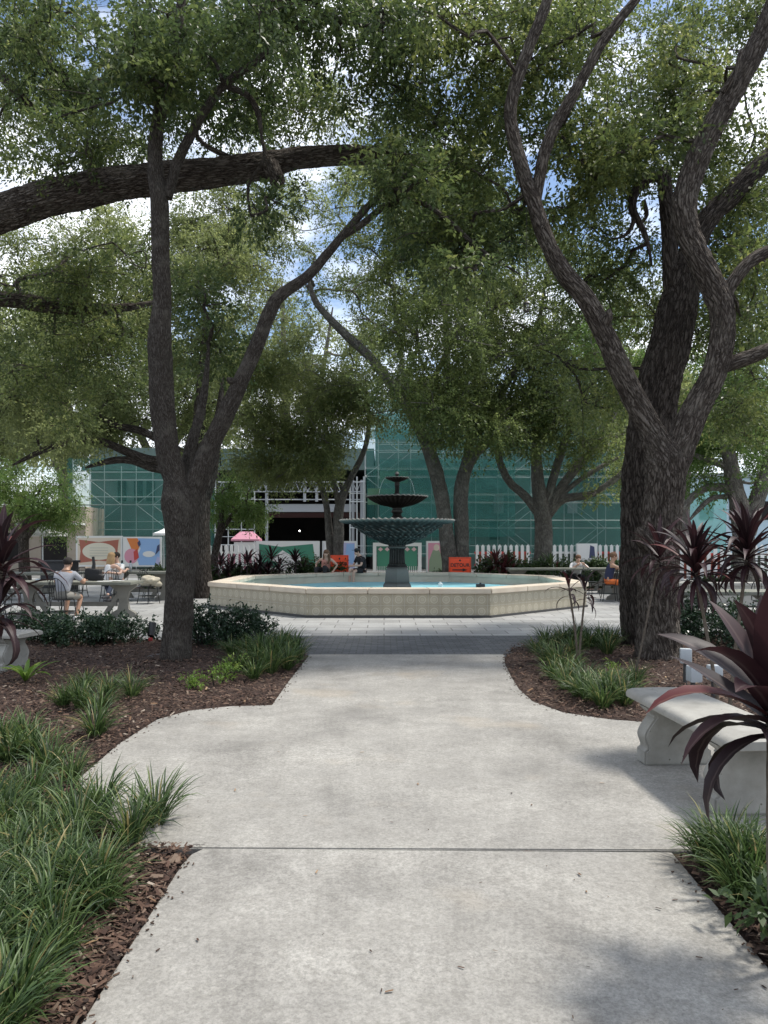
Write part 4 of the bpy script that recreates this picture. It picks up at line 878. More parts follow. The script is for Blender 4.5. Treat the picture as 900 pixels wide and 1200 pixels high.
person('woman in navy top and orange skirt in profile beside the oak trunks', (X_(713, 20.2), 20.2, 0), R(85), .47, (0, -.08, 0), (0, -.03, 0), [(-.1, -.44, 1.02), (.1, -.44, 1.0)], [(-.1, -.44, .08), (.1, -.36, .08)], SKIN2, BRH, 1, NVC, 1, ORC, SHOE, sleeve=0, short_pants=True)

# unused prototypes are all placed; tidy the view layer
bpy.context.view_layer.update()
# ================================================================== TREES
def leaf_cloud(clumps, n_leaf, L, W, mt, name, parent, origin, twigs_per=14, droop=.25, twig_len=.9, seed=1, up=.55):
    """clumps: (centre, (rx,ry,rz)). Leaves sit in rows along short twigs spread through each clump."""
    rg = np.random.default_rng(seed)
    C = np.array([list(c) for c, r in clumps]); Rr = np.array([r for c, r in clumps])
    wgt = Rr.prod(1) ** .66; wgt /= wgt.sum()
    per = 16; nt_ = max(1, n_leaf // per)
    ci = rg.choice(len(clumps), nt_, p=wgt)
    d = rg.normal(size=(nt_, 3)); d /= np.linalg.norm(d, axis=1)[:, None]
    rad = rg.random(nt_) ** .45
    # sub-clusters give light and dark bunches
    base = C[ci] + d * rad[:, None] * Rr[ci] * .8
    sub_ = C[ci] + np.array([np.sin(ci * 7.3 + np.floor(rad * 5) * 2.1), np.cos(ci * 3.7 + np.floor(d[:, 2] * 3)), np.sin(ci * 1.7 + np.floor(d[:, 0] * 3))]).T * Rr[ci] * .6
    base = base * .72 + sub_ * .28
    td = d * .8 + rg.normal(size=(nt_, 3)) * .6; td[:, 2] -= droop; td /= np.linalg.norm(td, axis=1)[:, None]
    tl = (Rr[ci].mean(1) * twig_len * (.35 + .55 * rg.random(nt_)))
    t = np.tile(np.linspace(.05, 1, per), (nt_, 1)) + rg.normal(size=(nt_, per)) * .03
    pos = base[:, None, :] + td[:, None, :] * (t * tl[:, None])[..., None]
    pos[..., 2] -= (t ** 2) * tl[:, None] * droop * .5
    pos += rg.normal(size=pos.shape) * L * .38
    pos = pos.reshape(-1, 3); n = len(pos)
    ld = np.repeat(td, per, 0) * .8 + rg.normal(size=(n, 3)) * .55; ld[:, 2] -= .15; ld /= np.linalg.norm(ld, axis=1)[:, None]
    nr = rg.normal(size=(n, 3)); nr[:, 2] = np.abs(nr[:, 2]) + up; side = np.cross(ld, nr); side /= np.linalg.norm(side, axis=1)[:, None] + 1e-9
    nn = np.cross(side, ld)
    s = (.65 + .6 * rg.random(n))[:, None]; l = L * s; wd = W * s
    o = np.array(list(origin))
    V = np.stack([pos, pos + ld * l * .45 + side * wd * .5 + nn * wd * .18, pos + ld * l, pos + ld * l * .45 - side * wd * .5 + nn * wd * .18], 1).reshape(-1, 3) - o
    Fc = np.arange(n * 4).reshape(n, 4)
    rn = np.clip(np.repeat(rg.random(nt_), per) * .40 + rg.random(n) * .35 + np.repeat(rg.random(len(clumps))[ci], per) * .30, 0, 1)
    return mesh_np(name, V, Fc, mt, parent, {'rnd': (rn, 'FACE')})

def twig_mesh(clumps, anchors, mt, parent, origin, n_per=5, r=.012, seed=3):
    """thin branches from the nearest limb points out into the leaf clumps"""
    rd = random.Random(seed); b = MB(); A = [Vector(a) for a in anchors]
    A = [(a, 2.6) for a in A]
    order = sorted([(Vector(c), rr) for c, rr in clumps], key=lambda q: min((a[0] - q[0]).length for a in A))
    for c, rr in order:
        a, k0 = min(A, key=lambda q: (q[0] - c).length); A.append((c, max(1.0, k0 * .8))); dl = (c - a).length
        w1 = a.lerp(c, .33) + Vector([rd.uniform(-.2, .2) for _ in range(3)]) * dl; w2 = a.lerp(c, .68) + Vector([rd.uniform(-.16, .16) for _ in range(3)]) * dl
        mid = w1; pts, ra = spline([a, w1, w2, c], [r * k0, r * k0 * .85, r * k0 * .72, r * k0 * .6], max(.12, dl / 10))
        b.tube([p - origin for p in pts], ra, 5, cap=False, bark=True)
        for k in range(n_per):
            e = c + Vector((rd.gauss(0, .5) * rr[0], rd.gauss(0, .5) * rr[1], rd.gauss(0, .45) * rr[2]))
            s = a.lerp(c, rd.uniform(.55, 1)) if k % 2 else c
            m_ = s.lerp(e, .5) + Vector((rd.uniform(-.1, .1), rd.uniform(-.1, .1), rd.uniform(0, .15))) * rr[0]
            b.tube([s - origin, m_ - origin, e - origin], [r * .8, r * .55, r * .3], 4, cap=False, bark=True)
    return b.build('crown_twigs', mt, parent)

def tree(name, label, base, limbs, d, barkm, leafm, blobs, n_leaf, L, W, group=None, seed=1, seg=18, lump=.10, twr=.012, band=None, root_flare=0.0, clr=(.55, 1.0), up=.55, droop=.25, rough_bark=True):
    """limbs: list of [(px, py, rpx[, dd])...]; the first starts at the ground. blobs: (px, py, rxpx, rypx, n, dd_near, dd_far)"""
    rd = random.Random(seed); o = Vector((base.x, base.y, 0))
    root = thing(name, label, 'tree', o, 0, group); anchors = []
    for i, lb in enumerate(limbs):
        pts = [P(q[0], q[1], d + (q[3] if len(q) > 3 else 0)) for q in lb]; ra = [q[2] * d / FPX for q in lb]; ra[-1] *= .35
        if i == 0: pts[0].z = -.05
        sp_, sr = spline(pts, ra, .045 if d < 14 else max(.06, ra[0] * .45))
        if i == 0 and root_flare:
            for k, p in enumerate(sp_):
                h = p.z
                if h < .55: sr[k] *= 1 + root_flare * max(0, 1 - h / .55) ** 2
        near = d < 14 and max(ra) > .05
        if near: sp_, sr = spline(pts, ra, .045) if not (i == 0 and root_flare) else (sp_, sr)
        b = MB(); b.tube([p - o for p in sp_], sr, (96 if max(ra) > .15 else 56) if near else (seg if i == 0 or ra[0] > .06 else 10), lump=lump, bark=True, ridge=(.028 if rough_bark else .006) if near else 0)
        b.build('trunk' if i == 0 else 'limb', barkm, root)
        anchors += [p for p in sp_ if p.z > 2.6]
    clumps = []
    for (px, py, rx, ry, n, d0, d1) in blobs:
        for k in range(n):
            a = rd.uniform(0, 2 * math.pi); q = rd.random() ** .5; dd = d + rd.uniform(d0, d1)
            p = P(px + rx * q * math.cos(a), py + ry * q * math.sin(a), dd)
            s = rd.uniform(*clr); clumps.append((p, (s * 1.15, s * 1.15, s * .75)))
    twig_mesh(clumps, anchors, barkm, root, o, 4, twr, seed)
    leaf_cloud(clumps, n_leaf, L, W, leafm, 'crown', root, o, seed=seed, up=up, droop=droop)
    return root

OAK = 'shade trees planted around the fountain plaza'
# A: speckled forked tree left of the path
tA = tree('forked_tree', 'slim forked tree with finely speckled bark in the left mulch bed', G(206, 773),
     [[(206, 778, 17.6), (208, 740, 16.7), (211, 690, 16.7), (212, 650, 17.6), (213, 615, 20.2), (212, 585, 22.0), (207, 560, 15.0), (199, 540, 14.5), (193, 500, 14.1), (189, 450, 14.1), (187, 400, 13.6), (190, 350, 10.6), (188, 300, 10.1), (187, 240, 10.6), (182, 190, 8.8), (186, 140, 7.9), (198, 90, 7.0), (208, 40, 5.7), (215, -30, 4.8), (215, -100, 3.5)],
      [(216, 600, 12.9), (226, 575, 13.7), (236, 550, 13.7), (250, 515, 11.4), (268, 478, 10.6), (290, 430, 9.1), (306, 392, 8.4), (318, 362, 8.4), (330, 345, 7.2), (362, 322, 6.1), (385, 296, 5.3), (405, 272, 4.6), (430, 243, 4.2), (455, 220, 3.4), (480, 200, 2.7), (500, 165, 1.9)],
      [(196, 232, 6.2), (206, 195, 6.2), (220, 165, 5.7), (240, 130, 5.3), (262, 100, 4.4), (300, 72, 4.0), (340, 40, 3.2), (372, 18, 2.6), (420, 30, 2.2), (455, 25, 1.8)],
      [(400, 278, 4.0), (425, 262, 4.0), (455, 240, 3.5), (490, 236, 3.1), (530, 262, 2.6), (560, 290, 2.3), (610, 322, 1.8)],
      [(262, 100, 3.5, 0), (290, 112, 3.7, .2), (303, 135, 3.5, .3), (307, 165, 3.1, .4)],
      [(207, 590, 8.8, .1), (216, 560, 8.8, .15), (222, 530, 7.0, .3), (238, 470, 5.3, .6), (245, 400, 3.5, .9)],
      [(290, 432, 8, 0), (277, 447, 5, -.05), (270, 446, 4.4, -.08), (266, 443, 4, -.1)],
      [(192, 470, 9, 0), (183, 462, 6, -.1), (179, 452, 5, -.12)]],
     9.8, M['bark_smooth'], M['leaf_oak_dark'],
     [(150, 40, 150, 60, 22, .3, 3.5), (340, 30, 140, 50, 18, .2, 3.5), (200, 50, 60, 40, 4, -1, 0), (380, 10, 90, 25, 6, -1.2, 0), (470, 100, 60, 50, 6, .8, 3), (478, 215, 35, 30, 5, -.7, 1), (90, 110, 90, 35, 6, .5, 3),
      (250, 110, 90, 35, 9, .4, 3), (195, 105, 30, 20, 3, -.5, 0), (550, 290, 60, 35, 5, -.6, .8), (255, 370, 40, 60, 4, -.3, 1.5), (330, 240, 50, 25, 2, 0, 1.5)],
     66000, .082, .038, OAK, seed=11, lump=.11, rough_bark=False, root_flare=.12, clr=(.38, .72))
# B: massive horizontal limb of an oak standing left of the frame
tB = tree('spreading_oak', 'old oak whose massive ridged limb reaches level across the upper left', P(-330, 700, 12.0),
     [[(-330, 745, 36.8), (-325, 640, 33.6), (-300, 520, 33.6), (-250, 400, 32.0), (-180, 320, 28.0), (-90, 280, 24.0), (0, 250, 21.6), (60, 232, 20.4), (130, 217, 19.2), (190, 209, 18.0), (245, 203, 16.8), (300, 196, 16.4, .1), (345, 186, 12.8, .2), (400, 182, 11.6, .3), (450, 184, 10.0, .5), (500, 196, 6.4, .8), (540, 220, 4.0, 1.2)],
      [(-250, 400, 20.8, .5), (-120, 352, 14.4, 1), (0, 350, 10.4, 1.6), (50, 357, 11.2, 1.8), (100, 362, 8.8, 2), (150, 360, 5.6, 2.2), (200, 350, 3.2, 2.5)],
      [(-260, 400, 20.8, .4), (-180, 200, 16.0, .8), (-90, 90, 11.2, 1), (0, 60, 8.4, 1), (45, 68, 8.4, 1.2), (78, 92, 7.2, 1.3), (120, 98, 6.8, 1.5), (160, 92, 4.8, 1.6), (200, 110, 3.2, 1.8)],
      [(-120, 120, 8.0, 1), (-30, 75, 6.4, 1), (10, 98, 6.0, 1), (35, 125, 5.6, 1.2), (60, 145, 3.2, 1.4)],
      [(-60, 75, 4.8, 1), (0, 50, 4.0, 1), (35, 35, 3.6, 1), (55, 5, 3.2, 1), (65, -40, 2.4, 1)],
      [(30, 352, 4.0, 1.7), (20, 330, 3.2, 1.8), (50, 322, 2.8, 1.9), (100, 318, 2.4, 2), (150, 322, 1.8, 2.2)],
      [(270, 185, 3.6, .1), (235, 165, 2.4, .2), (222, 130, 1.6, .3)],
      [(318, 195, 11, 0), (326, 212, 9, -.12), (330, 219, 6, -.15)]],
     11.6, M['bark'], M['leaf_oak'],
     [(40, 160, 70, 60, 8, -.5, 3), (30, 20, 70, 45, 8, -.5, 3), (60, 320, 70, 35, 6, .5, 4), (100, 430, 110, 50, 14, 1.5, 6), (-40, 420, 60, 80, 9, 0, 4), (150, 140, 60, 50, 5, .5, 3), (480, 170, 50, 40, 6, 0, 2.5), (120, 300, 90, 25, 5, 2, 5), (300, 130, 120, 30, 8, 2, 5), (60, 130, 90, 40, 8, 1.5, 5), (520, 230, 60, 50, 7, .5, 3)],
     72000, .080, .036, OAK, seed=12, lump=.09, seg=26, clr=(.45, .85))
# C: front forked oak right of the path
tC = tree('forked_oak', 'dark forked oak with ridged bark in the right bed, front one of the pair', G(773, 770),
     [[(771, 778, 26.1), (771, 740, 24.4), (771, 690, 23.5), (773, 640, 23.1), (776, 600, 22.6), (779, 565, 23.5), (778, 540, 23.5), (770, 520, 17.4), (762, 503, 14.8), (745, 470, 13.9), (730, 440, 13.1), (715, 405, 12.6), (702, 378, 12.2), (686, 350, 11.3), (662, 322, 10.9), (645, 292, 9.6), (633, 262, 9.6), (626, 238, 9.1), (615, 208, 8.7), (604, 170, 8.3), (598, 135, 7.8), (604, 100, 7.4), (620, 55, 7.0), (638, 10, 6.5), (655, -50, 5.7), (660, -110, 3.5)],
      [(783, 562, 17.4), (792, 535, 19.1), (806, 500, 17.4), (818, 475, 15.7), (832, 448, 15.2), (842, 420, 14.8), (847, 385, 14.4), (844, 355, 14.4), (830, 325, 14.4), (815, 295, 13.9), (805, 270, 14.8), (802, 240, 14.8), (808, 210, 14.4), (822, 175, 13.9), (840, 140, 13.5), (860, 105, 13.1), (880, 68, 12.6), (898, 30, 12.2), (915, -20, 11.3), (925, -90, 7.8)],
      [(627, 240, 7.0), (631, 215, 7.4), (638, 180, 7.4), (650, 148, 7.4), (668, 118, 7.0), (688, 82, 6.5), (706, 50, 6.1), (728, 20, 5.7), (750, -8, 5.2), (775, -60, 3.5)],
      [(848, 348, 7.8), (862, 325, 7.8), (880, 306, 7.8), (900, 295, 7.4), (935, 282, 6.1), (980, 240, 4.3)],
      [(845, 430, 8.7), (862, 424, 8.7), (882, 417, 8.7), (905, 408, 8.3), (950, 395, 6.1), (1010, 350, 4.3)],
      [(846, 108, 3.5, -.1), (862, 85, 3.0, -.2), (868, 60, 2.6, -.2), (860, 95, 2.1, -.3)],
      [(705, 385, 8, 0), (712, 372, 6.5, -.12), (714, 362, 5, -.15)],
      [(762, 640, 13, 0), (752, 628, 8, -.22), (748, 618, 5, -.26)]],
     9.9, M['bark'], M['leaf_oak'],
     [(590, 60, 80, 60, 14, .6, 3.5), (550, 170, 60, 60, 9, .6, 4.0), (690, 170, 60, 70, 13, .7, 3.5), (655, 250, 25, 20, 2, .4, 1.5), (740, 150, 50, 50, 7, 0, 2.5), (850, 60, 60, 50, 4, 0, 2), (560, 250, 60, 50, 7, 0, 2.5), (660, 20, 60, 30, 6, .5, 3), (870, 330, 40, 60, 6, .5, 2.5), (790, 130, 40, 30, 3, .3, 2), (540, 30, 60, 40, 6, -1, 2)],
     66000, .080, .038, OAK, seed=13, lump=.09, seg=26, root_flare=.10, clr=(.38, .72))
# D: thick trunk leaning right behind it
tD = tree('leaning_oak', 'thick dark oak trunk leaning right, with a broken snag high up, behind the forked oak', G(745, 752),
     [[(752, 762, 23.4), (750, 720, 22.9), (749, 670, 22.5), (750, 620, 22.5), (753, 570, 24.3), (758, 530, 25.2), (766, 480, 26.1), (775, 440, 25.2), (784, 405, 24.3), (793, 365, 22.5), (800, 335, 19.8), (806, 310, 17.1), (818, 275, 13.5), (835, 250, 12.6), (856, 230, 12.6), (880, 205, 11.7), (905, 180, 10.8), (950, 120, 8.1)],
      [(790, 350, 11.7), (786, 310, 9.9), (784, 270, 9.0), (781, 235, 8.6), (778, 205, 8.1), (776, 196, 7.7)],
      [(779, 215, 5.4), (768, 207, 5.9), (752, 215, 5.9), (742, 232, 5.4), (742, 248, 5.0), (750, 262, 3.6), (758, 282, 2.9), (764, 310, 2.3)],
      [(745, 252, 3.1), (738, 270, 2.2), (728, 278, 1.6), (715, 280, 1.1)],
      [(754, 235, 2.7), (758, 252, 2.3), (752, 262, 1.8)]],
     11.3, M['bark_dark'], M['leaf_oak'],
     [(700, 430, 60, 50, 6, 0, 4), (860, 420, 60, 60, 8, 1, 4), (900, 480, 60, 50, 6, 1, 4), (880, 200, 50, 60, 6, 0, 3), (690, 290, 60, 40, 5, .5, 3), (870, 270, 50, 50, 8, .4, 3), (720, 340, 60, 50, 8, .5, 4), (860, 350, 50, 40, 6, 1, 4), (800, 60, 50, 60, 7, 1, 4), (850, 150, 50, 60, 9, 1, 4), (870, 20, 40, 30, 5, 1, 3), (700, 100, 50, 40, 5, 1, 4)],
     66000, .080, .037, OAK, seed=14, lump=.08, seg=28, clr=(.5, .9))
# E..I: trees on the far side of the fountain
tree('tall_oak', 'tall tree with twin pale stems directly behind the right hand DETOUR sign', G(535, 688),
     [[(538, 692, 11.5), (540, 660, 9.4), (541, 630, 8.6), (540, 600, 8.6), (541, 570, 8.6), (548, 545, 7.2), (560, 528, 5.8), (580, 512, 5.0), (600, 490, 4.3), (625, 450, 3.6), (640, 400, 2.9)],
      [(531, 692, 10.1, -.2), (526, 650, 9.0, -.2), (521, 610, 8.6, -.2), (517, 580, 8.6), (511, 555, 8.3), (500, 520, 7.9), (488, 495, 7.2), (470, 465, 6.5), (452, 442, 5.8), (430, 415, 5.4), (408, 395, 5.0), (385, 372, 4.3), (368, 350, 3.6), (360, 320, 2.9)],
      [(540, 572, 5.0), (546, 540, 5.0), (556, 505, 4.7), (575, 480, 4.3), (600, 440, 3.6), (630, 380, 2.9), (640, 320, 2.2)],
      [(484, 490, 3.6), (495, 470, 3.6), (520, 420, 3.2), (545, 360, 2.9), (550, 290, 2.2)]],
     27.0, M['bark_pale'], M['leaf_mid'],
     [(430, 330, 70, 80, 16, -1, 4), (520, 400, 80, 80, 30, -4, 3), (590, 440, 80, 70, 24, -3, 3), (520, 270, 90, 60, 18, -3, 3), (620, 330, 70, 60, 16, -3, 3), (500, 455, 40, 28, 8, -3, 2), (545, 490, 45, 30, 10, -3, 0), (400, 220, 60, 40, 5, -2, 2)],
     150000, .110, .052, OAK, seed=15, twr=.028, clr=(.7, 1.35))
tree('branching_oak', 'pale tree with many low spreading limbs rising from the hedge right of the pool', G(634, 687),
     [[(634, 691, 11.6), (636, 660, 10.5), (637, 630, 10.1), (636, 605, 10.1), (633, 585, 9.3), (630, 560, 7.2), (628, 530, 5.8), (626, 490, 4.3), (620, 440, 2.9)],
      [(630, 600, 5.8), (614, 580, 5.1), (600, 568, 4.7), (590, 552, 4.3), (584, 530, 4.0), (590, 490, 3.6), (605, 440, 2.9)],
      [(640, 598, 5.1), (646, 570, 5.1), (656, 535, 4.7), (668, 500, 4.3), (682, 460, 3.6), (696, 400, 2.9)],
      [(642, 600, 5.8), (655, 575, 5.4), (676, 548, 5.1), (702, 518, 4.0), (722, 480, 3.2), (738, 440, 2.5)],
      [(642, 603, 5.8), (660, 585, 5.1), (690, 580, 4.3), (712, 568, 3.6), (740, 545, 2.9), (765, 520, 2.1)],
      [(655, 582, 3.2), (680, 562, 2.9), (708, 545, 2.6), (740, 528, 2.1)]],
     27.5, M['bark_pale'], M['leaf_mid'],
     [(650, 430, 60, 50, 20, -3, 3), (700, 470, 50, 50, 14, -3, 2), (690, 370, 70, 60, 18, -3, 3), (620, 490, 30, 20, 4, -2, 1), (720, 560, 25, 40, 5, -1, 2), (600, 480, 50, 35, 8, -2, 2), (560, 500, 40, 30, 6, -3, 0), (610, 505, 40, 22, 6, -2, 0), (700, 530, 40, 22, 6, -2, 1)],
     62000, .115, .055, OAK, seed=16, twr=.026, clr=(.65, 1.2))
tree('small_shade_tree', 'small tree with a drooping pale green crown in front of the dark building opening', G(396, 688),
     [[(392, 690, 6.8), (396, 660, 6.2), (397, 630, 6.2), (397, 600, 5.9), (402, 580, 5.0), (412, 558, 3.7), (424, 535, 3.1), (431, 510, 2.8), (432, 480, 2.2), (428, 440, 1.6)],
      [(391, 690, 5.6, .2), (388, 650, 5.3, .2), (385, 615, 4.3, .2), (382, 590, 3.7), (376, 570, 3.1), (362, 545, 2.5), (345, 520, 1.9)],
      [(397, 602, 3.1), (394, 580, 2.8), (388, 550, 2.5), (380, 510, 1.9)]],
     28.5, M['bark_pale'], M['leaf_pale'],
     [(330, 450, 60, 60, 24, -2, 3), (390, 490, 45, 50, 18, -2, 2), (350, 520, 50, 35, 14, -2, 1), (290, 400, 60, 50, 14, -2, 3), (300, 520, 40, 35, 10, -1, 1), (340, 548, 55, 14, 8, -2, 1), (415, 470, 35, 50, 10, -2, 1)],
     112000, .10, .046, OAK, seed=17, twr=.02, clr=(.65, 1.1))
tree('broad_shade_tree', 'broad tree with long arching dark branches standing behind the speckled forked tree', G(236, 702),
     [[(238, 704, 12), (236, 660, 11), (235, 620, 11), (236, 580, 10), (234, 550, 9), (232, 520, 8), (234, 480, 7), (238, 430, 5.5), (240, 370, 4)],
      [(236, 592, 7), (246, 565, 6.5), (252, 530, 6), (256, 490, 5), (262, 440, 4)],
      [(232, 560, 6), (205, 542, 6), (178, 540, 6), (150, 530, 5), (120, 518, 4.5), (85, 517, 4), (50, 528, 3.5), (15, 545, 3)],
      [(232, 560, 5), (205, 552, 5), (178, 548, 5), (155, 540, 4.5), (130, 540, 4), (100, 548, 3)],
      [(230, 540, 5), (195, 520, 5), (165, 505, 4.5), (135, 498, 4), (100, 480, 3)]],
     21.5, M['bark_dark'], M['leaf_pale'],
     [(70, 480, 80, 45, 26, -2, 3), (200, 430, 50, 70, 12, 0, 4), (120, 370, 80, 50, 14, 0, 4), (20, 420, 60, 50, 14, -2, 3), (130, 420, 60, 50, 14, -1, 3), (230, 330, 70, 60, 22, -1, 4), (150, 330, 60, 40, 12, 0, 4), (250, 460, 40, 60, 9, 0, 3), (300, 300, 50, 50, 9, 0, 4), (150, 500, 40, 20, 3, 0, 2), (60, 350, 50, 30, 8, 0, 3), (300, 250, 100, 50, 18, 1, 5), (110, 270, 120, 40, 16, 1, 5), (40, 330, 70, 50, 10, 1, 5), (420, 250, 50, 50, 6, 1, 5)],
     215000, .090, .042, OAK, seed=18, twr=.02, clr=(.6, 1.05))
tree('far_right_tree', 'grey forked tree at the right edge behind the wine coloured straps', G(872, 700),
     [[(872, 704, 13), (872, 660, 12), (871, 630, 12), (868, 600, 11.5), (862, 575, 10), (857, 550, 8.5), (852, 525, 7), (842, 505, 5.5), (835, 480, 4)],
      [(875, 625, 10), (884, 595, 9.5), (893, 570, 9), (905, 540, 8), (925, 490, 6)],
      [(862, 580, 5), (845, 571, 5), (828, 572, 4.5), (812, 582, 4), (800, 598, 3.5), (790, 618, 3)],
      [(858, 555, 4.5), (846, 545, 4), (826, 538, 3.5), (808, 530, 2.6)],
      [(852, 582, 3.2), (834, 584, 3), (818, 598, 2.6), (806, 612, 2)]],
     20.5, M['bark_pale'], M['leaf_fern'],
     [(850, 490, 50, 40, 14, -1, 3), (900, 520, 40, 50, 9, -1, 3), (820, 540, 25, 30, 6, 0, 3), (880, 420, 60, 50, 12, 0, 3), (730, 400, 50, 50, 8, 1, 4)],
     40000, .10, .045, OAK, seed=19, twr=.018, clr=(.5, .95))
tree('bushy_tree', 'low bright green bushy tree beyond the tables at the left edge', G(25, 684),
     [[(30, 686, 7), (28, 650, 6), (30, 620, 5), (40, 590, 4)], [(28, 640, 4), (10, 610, 3.5), (-10, 590, 3)], [(30, 630, 4), (55, 600, 3.5), (70, 585, 2.5)]],
     30.0, M['bark_dark'], M['leaf_fern'],
     [(30, 580, 65, 30, 24, -1, 2), (80, 590, 25, 22, 7, -1, 1), (-20, 570, 40, 40, 8, -1, 2)],
     34000, .12, .04, OAK, seed=20, twr=.02, clr=(.55, 1.0), droop=.5)
tree('feathery_tree', 'small feathery light green tree between the forked trunk and the scaffold tower', G(252, 684),
     [[(250, 686, 5), (252, 650, 4.5), (258, 620, 4), (262, 580, 3)], [(255, 630, 3), (275, 600, 2.5), (290, 585, 2)]],
     30.5, M['bark_dark'], M['leaf_fern'],
     [(275, 578, 32, 28, 12, -1, 1), (255, 600, 18, 20, 4, -1, 1), (300, 590, 14, 18, 4, -1, 1)],
     13000, .12, .04, OAK, seed=21, twr=.016, clr=(.45, .8), droop=.6)
# more trees past the building's ends and above its roof
for (px, w_, lab, sd_, topy) in ((75, 75, 'background tree filling the gap between the bushy tree and the netted building', 36, 430), (-20, 90, 'tall background tree filling the left horizon behind the bushy tree', 31, 380), (330, 85, 'tall olive background tree rising over the dark opening of the building', 32, 330), (800, 80, 'background tree standing right of the netted building', 33, 420), (190, 90, 'background tree seen through the fork of the speckled tree', 35, 400), (520, 110, 'tallest background tree rising behind the netted roof at centre', 34, 300)):
    d_ = 62.0 if px in (75, 190, 330, 520) else 40.0
    tree('background_tree', lab, P(px, 680, d_), [[(px, HY + 1.55 * FPX / d_, 9), (px, 600, 8), (px + 5, 500, 6), (px, topy, 3)], [(px, 560, 5), (px - 40, 480, 4), (px - 60, topy + 20, 2)], [(px, 550, 5), (px + 40, 470, 4), (px + 60, topy + 30, 2)]],
         d_, M['bark_pale'], M['leaf_pale'], [(px, (topy + 540) / 2, w_, (540 - topy) / 2, 46, -4, 4)], 34000, .24, .12, 'background trees', seed=sd_, twr=.05, clr=(1.3, 2.4))

# ================================================================== PLANTS
def strap(vs, fs, at, rn, base, az, elev, L, W, bend, seg=6, r=0.5, twist=0.0, fold=.18):
    """one strap leaf: 3 verts across"""
    o = len(vs); p = Vector(base); e = elev; h = Vector((math.cos(az), math.sin(az), 0)); sd_ = Vector((-math.sin(az), math.cos(az), 0))
    for i in range(seg + 1):
        t = i / seg
        wv_ = W * (min(1, .35 + 2.6 * t) if t < .3 else 1) * (1 - max(0, (t - .55) / .45) ** 1.6)
        dr = h * math.cos(e) + Vector((0, 0, math.sin(e))); nn = Vector((0, 0, math.cos(e))) - h * math.sin(e)
        s2 = sd_ * math.cos(twist * t) + nn * math.sin(twist * t)
        vs += [p - s2 * wv_ / 2 + nn * wv_ * fold, p, p + s2 * wv_ / 2 + nn * wv_ * fold]; at += [1, 0, 1]
        p = p + dr * (L / seg); e -= bend / seg * (.5 + t)
    for i in range(seg):
        a = o + i * 3; fs += [(a, a + 1, a + 4, a + 3), (a + 1, a + 2, a + 5, a + 4)]; rn += [r, r]
def straps_obj(name, vs, fs, at, rn, mt, parent):
    return mesh_np(name, np.array([list(v) for v in vs]), np.array(fs), mt, parent, {'across': (np.array(at, float), 'POINT'), 'rnd': (np.array(rn), 'FACE')}, smooth=True)

def tuft_mesh(seed, n=110, L=.36, W=.010, spread=.06):
    rd = random.Random(seed); vs, fs, at, rn = [], [], [], []
    for k in range(n):
        a = rd.uniform(0, 2 * math.pi); q = spread * rd.random() ** .5
        strap(vs, fs, at, rn, (q * math.cos(a), q * math.sin(a), 0), a + rd.gauss(0, .5), rd.uniform(R(48), R(88)), L * rd.uniform(.55, 1.15), W * rd.uniform(.7, 1.2), rd.uniform(.7, 2.3), 5, rd.random(), rd.uniform(-.5, .5), .25)
    return straps_obj('strap_grass_tuft', vs, fs, at, rn, M['grass'], None)
protos = [tuft_mesh(s, 120) for s in range(6)]
used_p = [False] * 6
def tuft(x, y, s, label, group, k=None):
    i = random.randrange(6) if k is None else k
    o = protos[i]
    if used_p[i]: o = o.copy(); COL.objects.link(o)
    used_p[i] = True
    o.location = (x, y, .03); o.rotation_euler = (random.gauss(0, .06), random.gauss(0, .06), random.uniform(0, 6.28)); o.scale = (s, s, s * random.uniform(.85, 1.15))
    tag(o, label, 'grass tuft', group); return o
# dense foreground mass at the lower left
n = 0; pts = []
for _try in range(900):
    if n >= 62: break
    y = random.uniform(1.9, 4.45); x = random.uniform(-.60 * y - .2, -1.17 - max(0, (y - 3.3)) * .75)
    if y < 3.4 and random.random() < .0: continue
    if all((x - a) ** 2 + (y - b) ** 2 > .135 ** 2 for a, b in pts):
        pts.append((x, y)); n += 1
        tuft(x, y, random.uniform(.68, .98), 'long strappy green grass tuft in the dense lower left foreground mass', 'grass tufts massed in the lower left bed')
for x, y, s, lb in [(-1.24, 4.0, .92, 'grass tuft spilling onto the corner of the path above the joint, lower left'), (-1.58, 4.1, .95, 'grass tuft beside the one at the path corner, lower left'), (-1.28, 3.74, .9, 'small grass tuft at the joint of the path slabs on the left')]:
    tuft(x, y, s, lb, None)
MID = 'grass tufts in the middle left bed'
for px, py, s, lb in [(95, 835, .9, 'left of the tight trio of tufts in the mulch left of the forked trunk'), (118, 838, .9, 'right of the tight trio of tufts in the mulch left of the forked trunk'), (75, 833, .8, 'small tuft at the left side of the cluster below the shrubs'), (100, 812, .8, 'rear tuft of the cluster in the middle of the left bed'), (155, 822, .85, 'tuft nearest the forked trunk in the middle of the left bed'), (128, 818, .8, 'low tuft between the cluster and the one nearest the trunk'), (112, 868, .95, 'lone tuft close to the path edge in front of the mulch cluster'), (40, 895, .95, 'tuft at the rear of the foreground mass, second from the left edge'), (15, 900, 1.0, 'full tuft at the left edge behind the foreground mass'), (60, 912, .9, 'tuft joining the foreground mass to the bare mulch'), (5, 880, .9, 'tuft cut by the left edge below the strap plant'), (30, 872, .8, 'small upright tuft near the left edge in bare mulch'), (85, 925, .7, 'small low tuft beside the path left of the widest paving')]:
    p = G(px, py); tuft(p.x, p.y, s, 'grass ' + lb, MID)
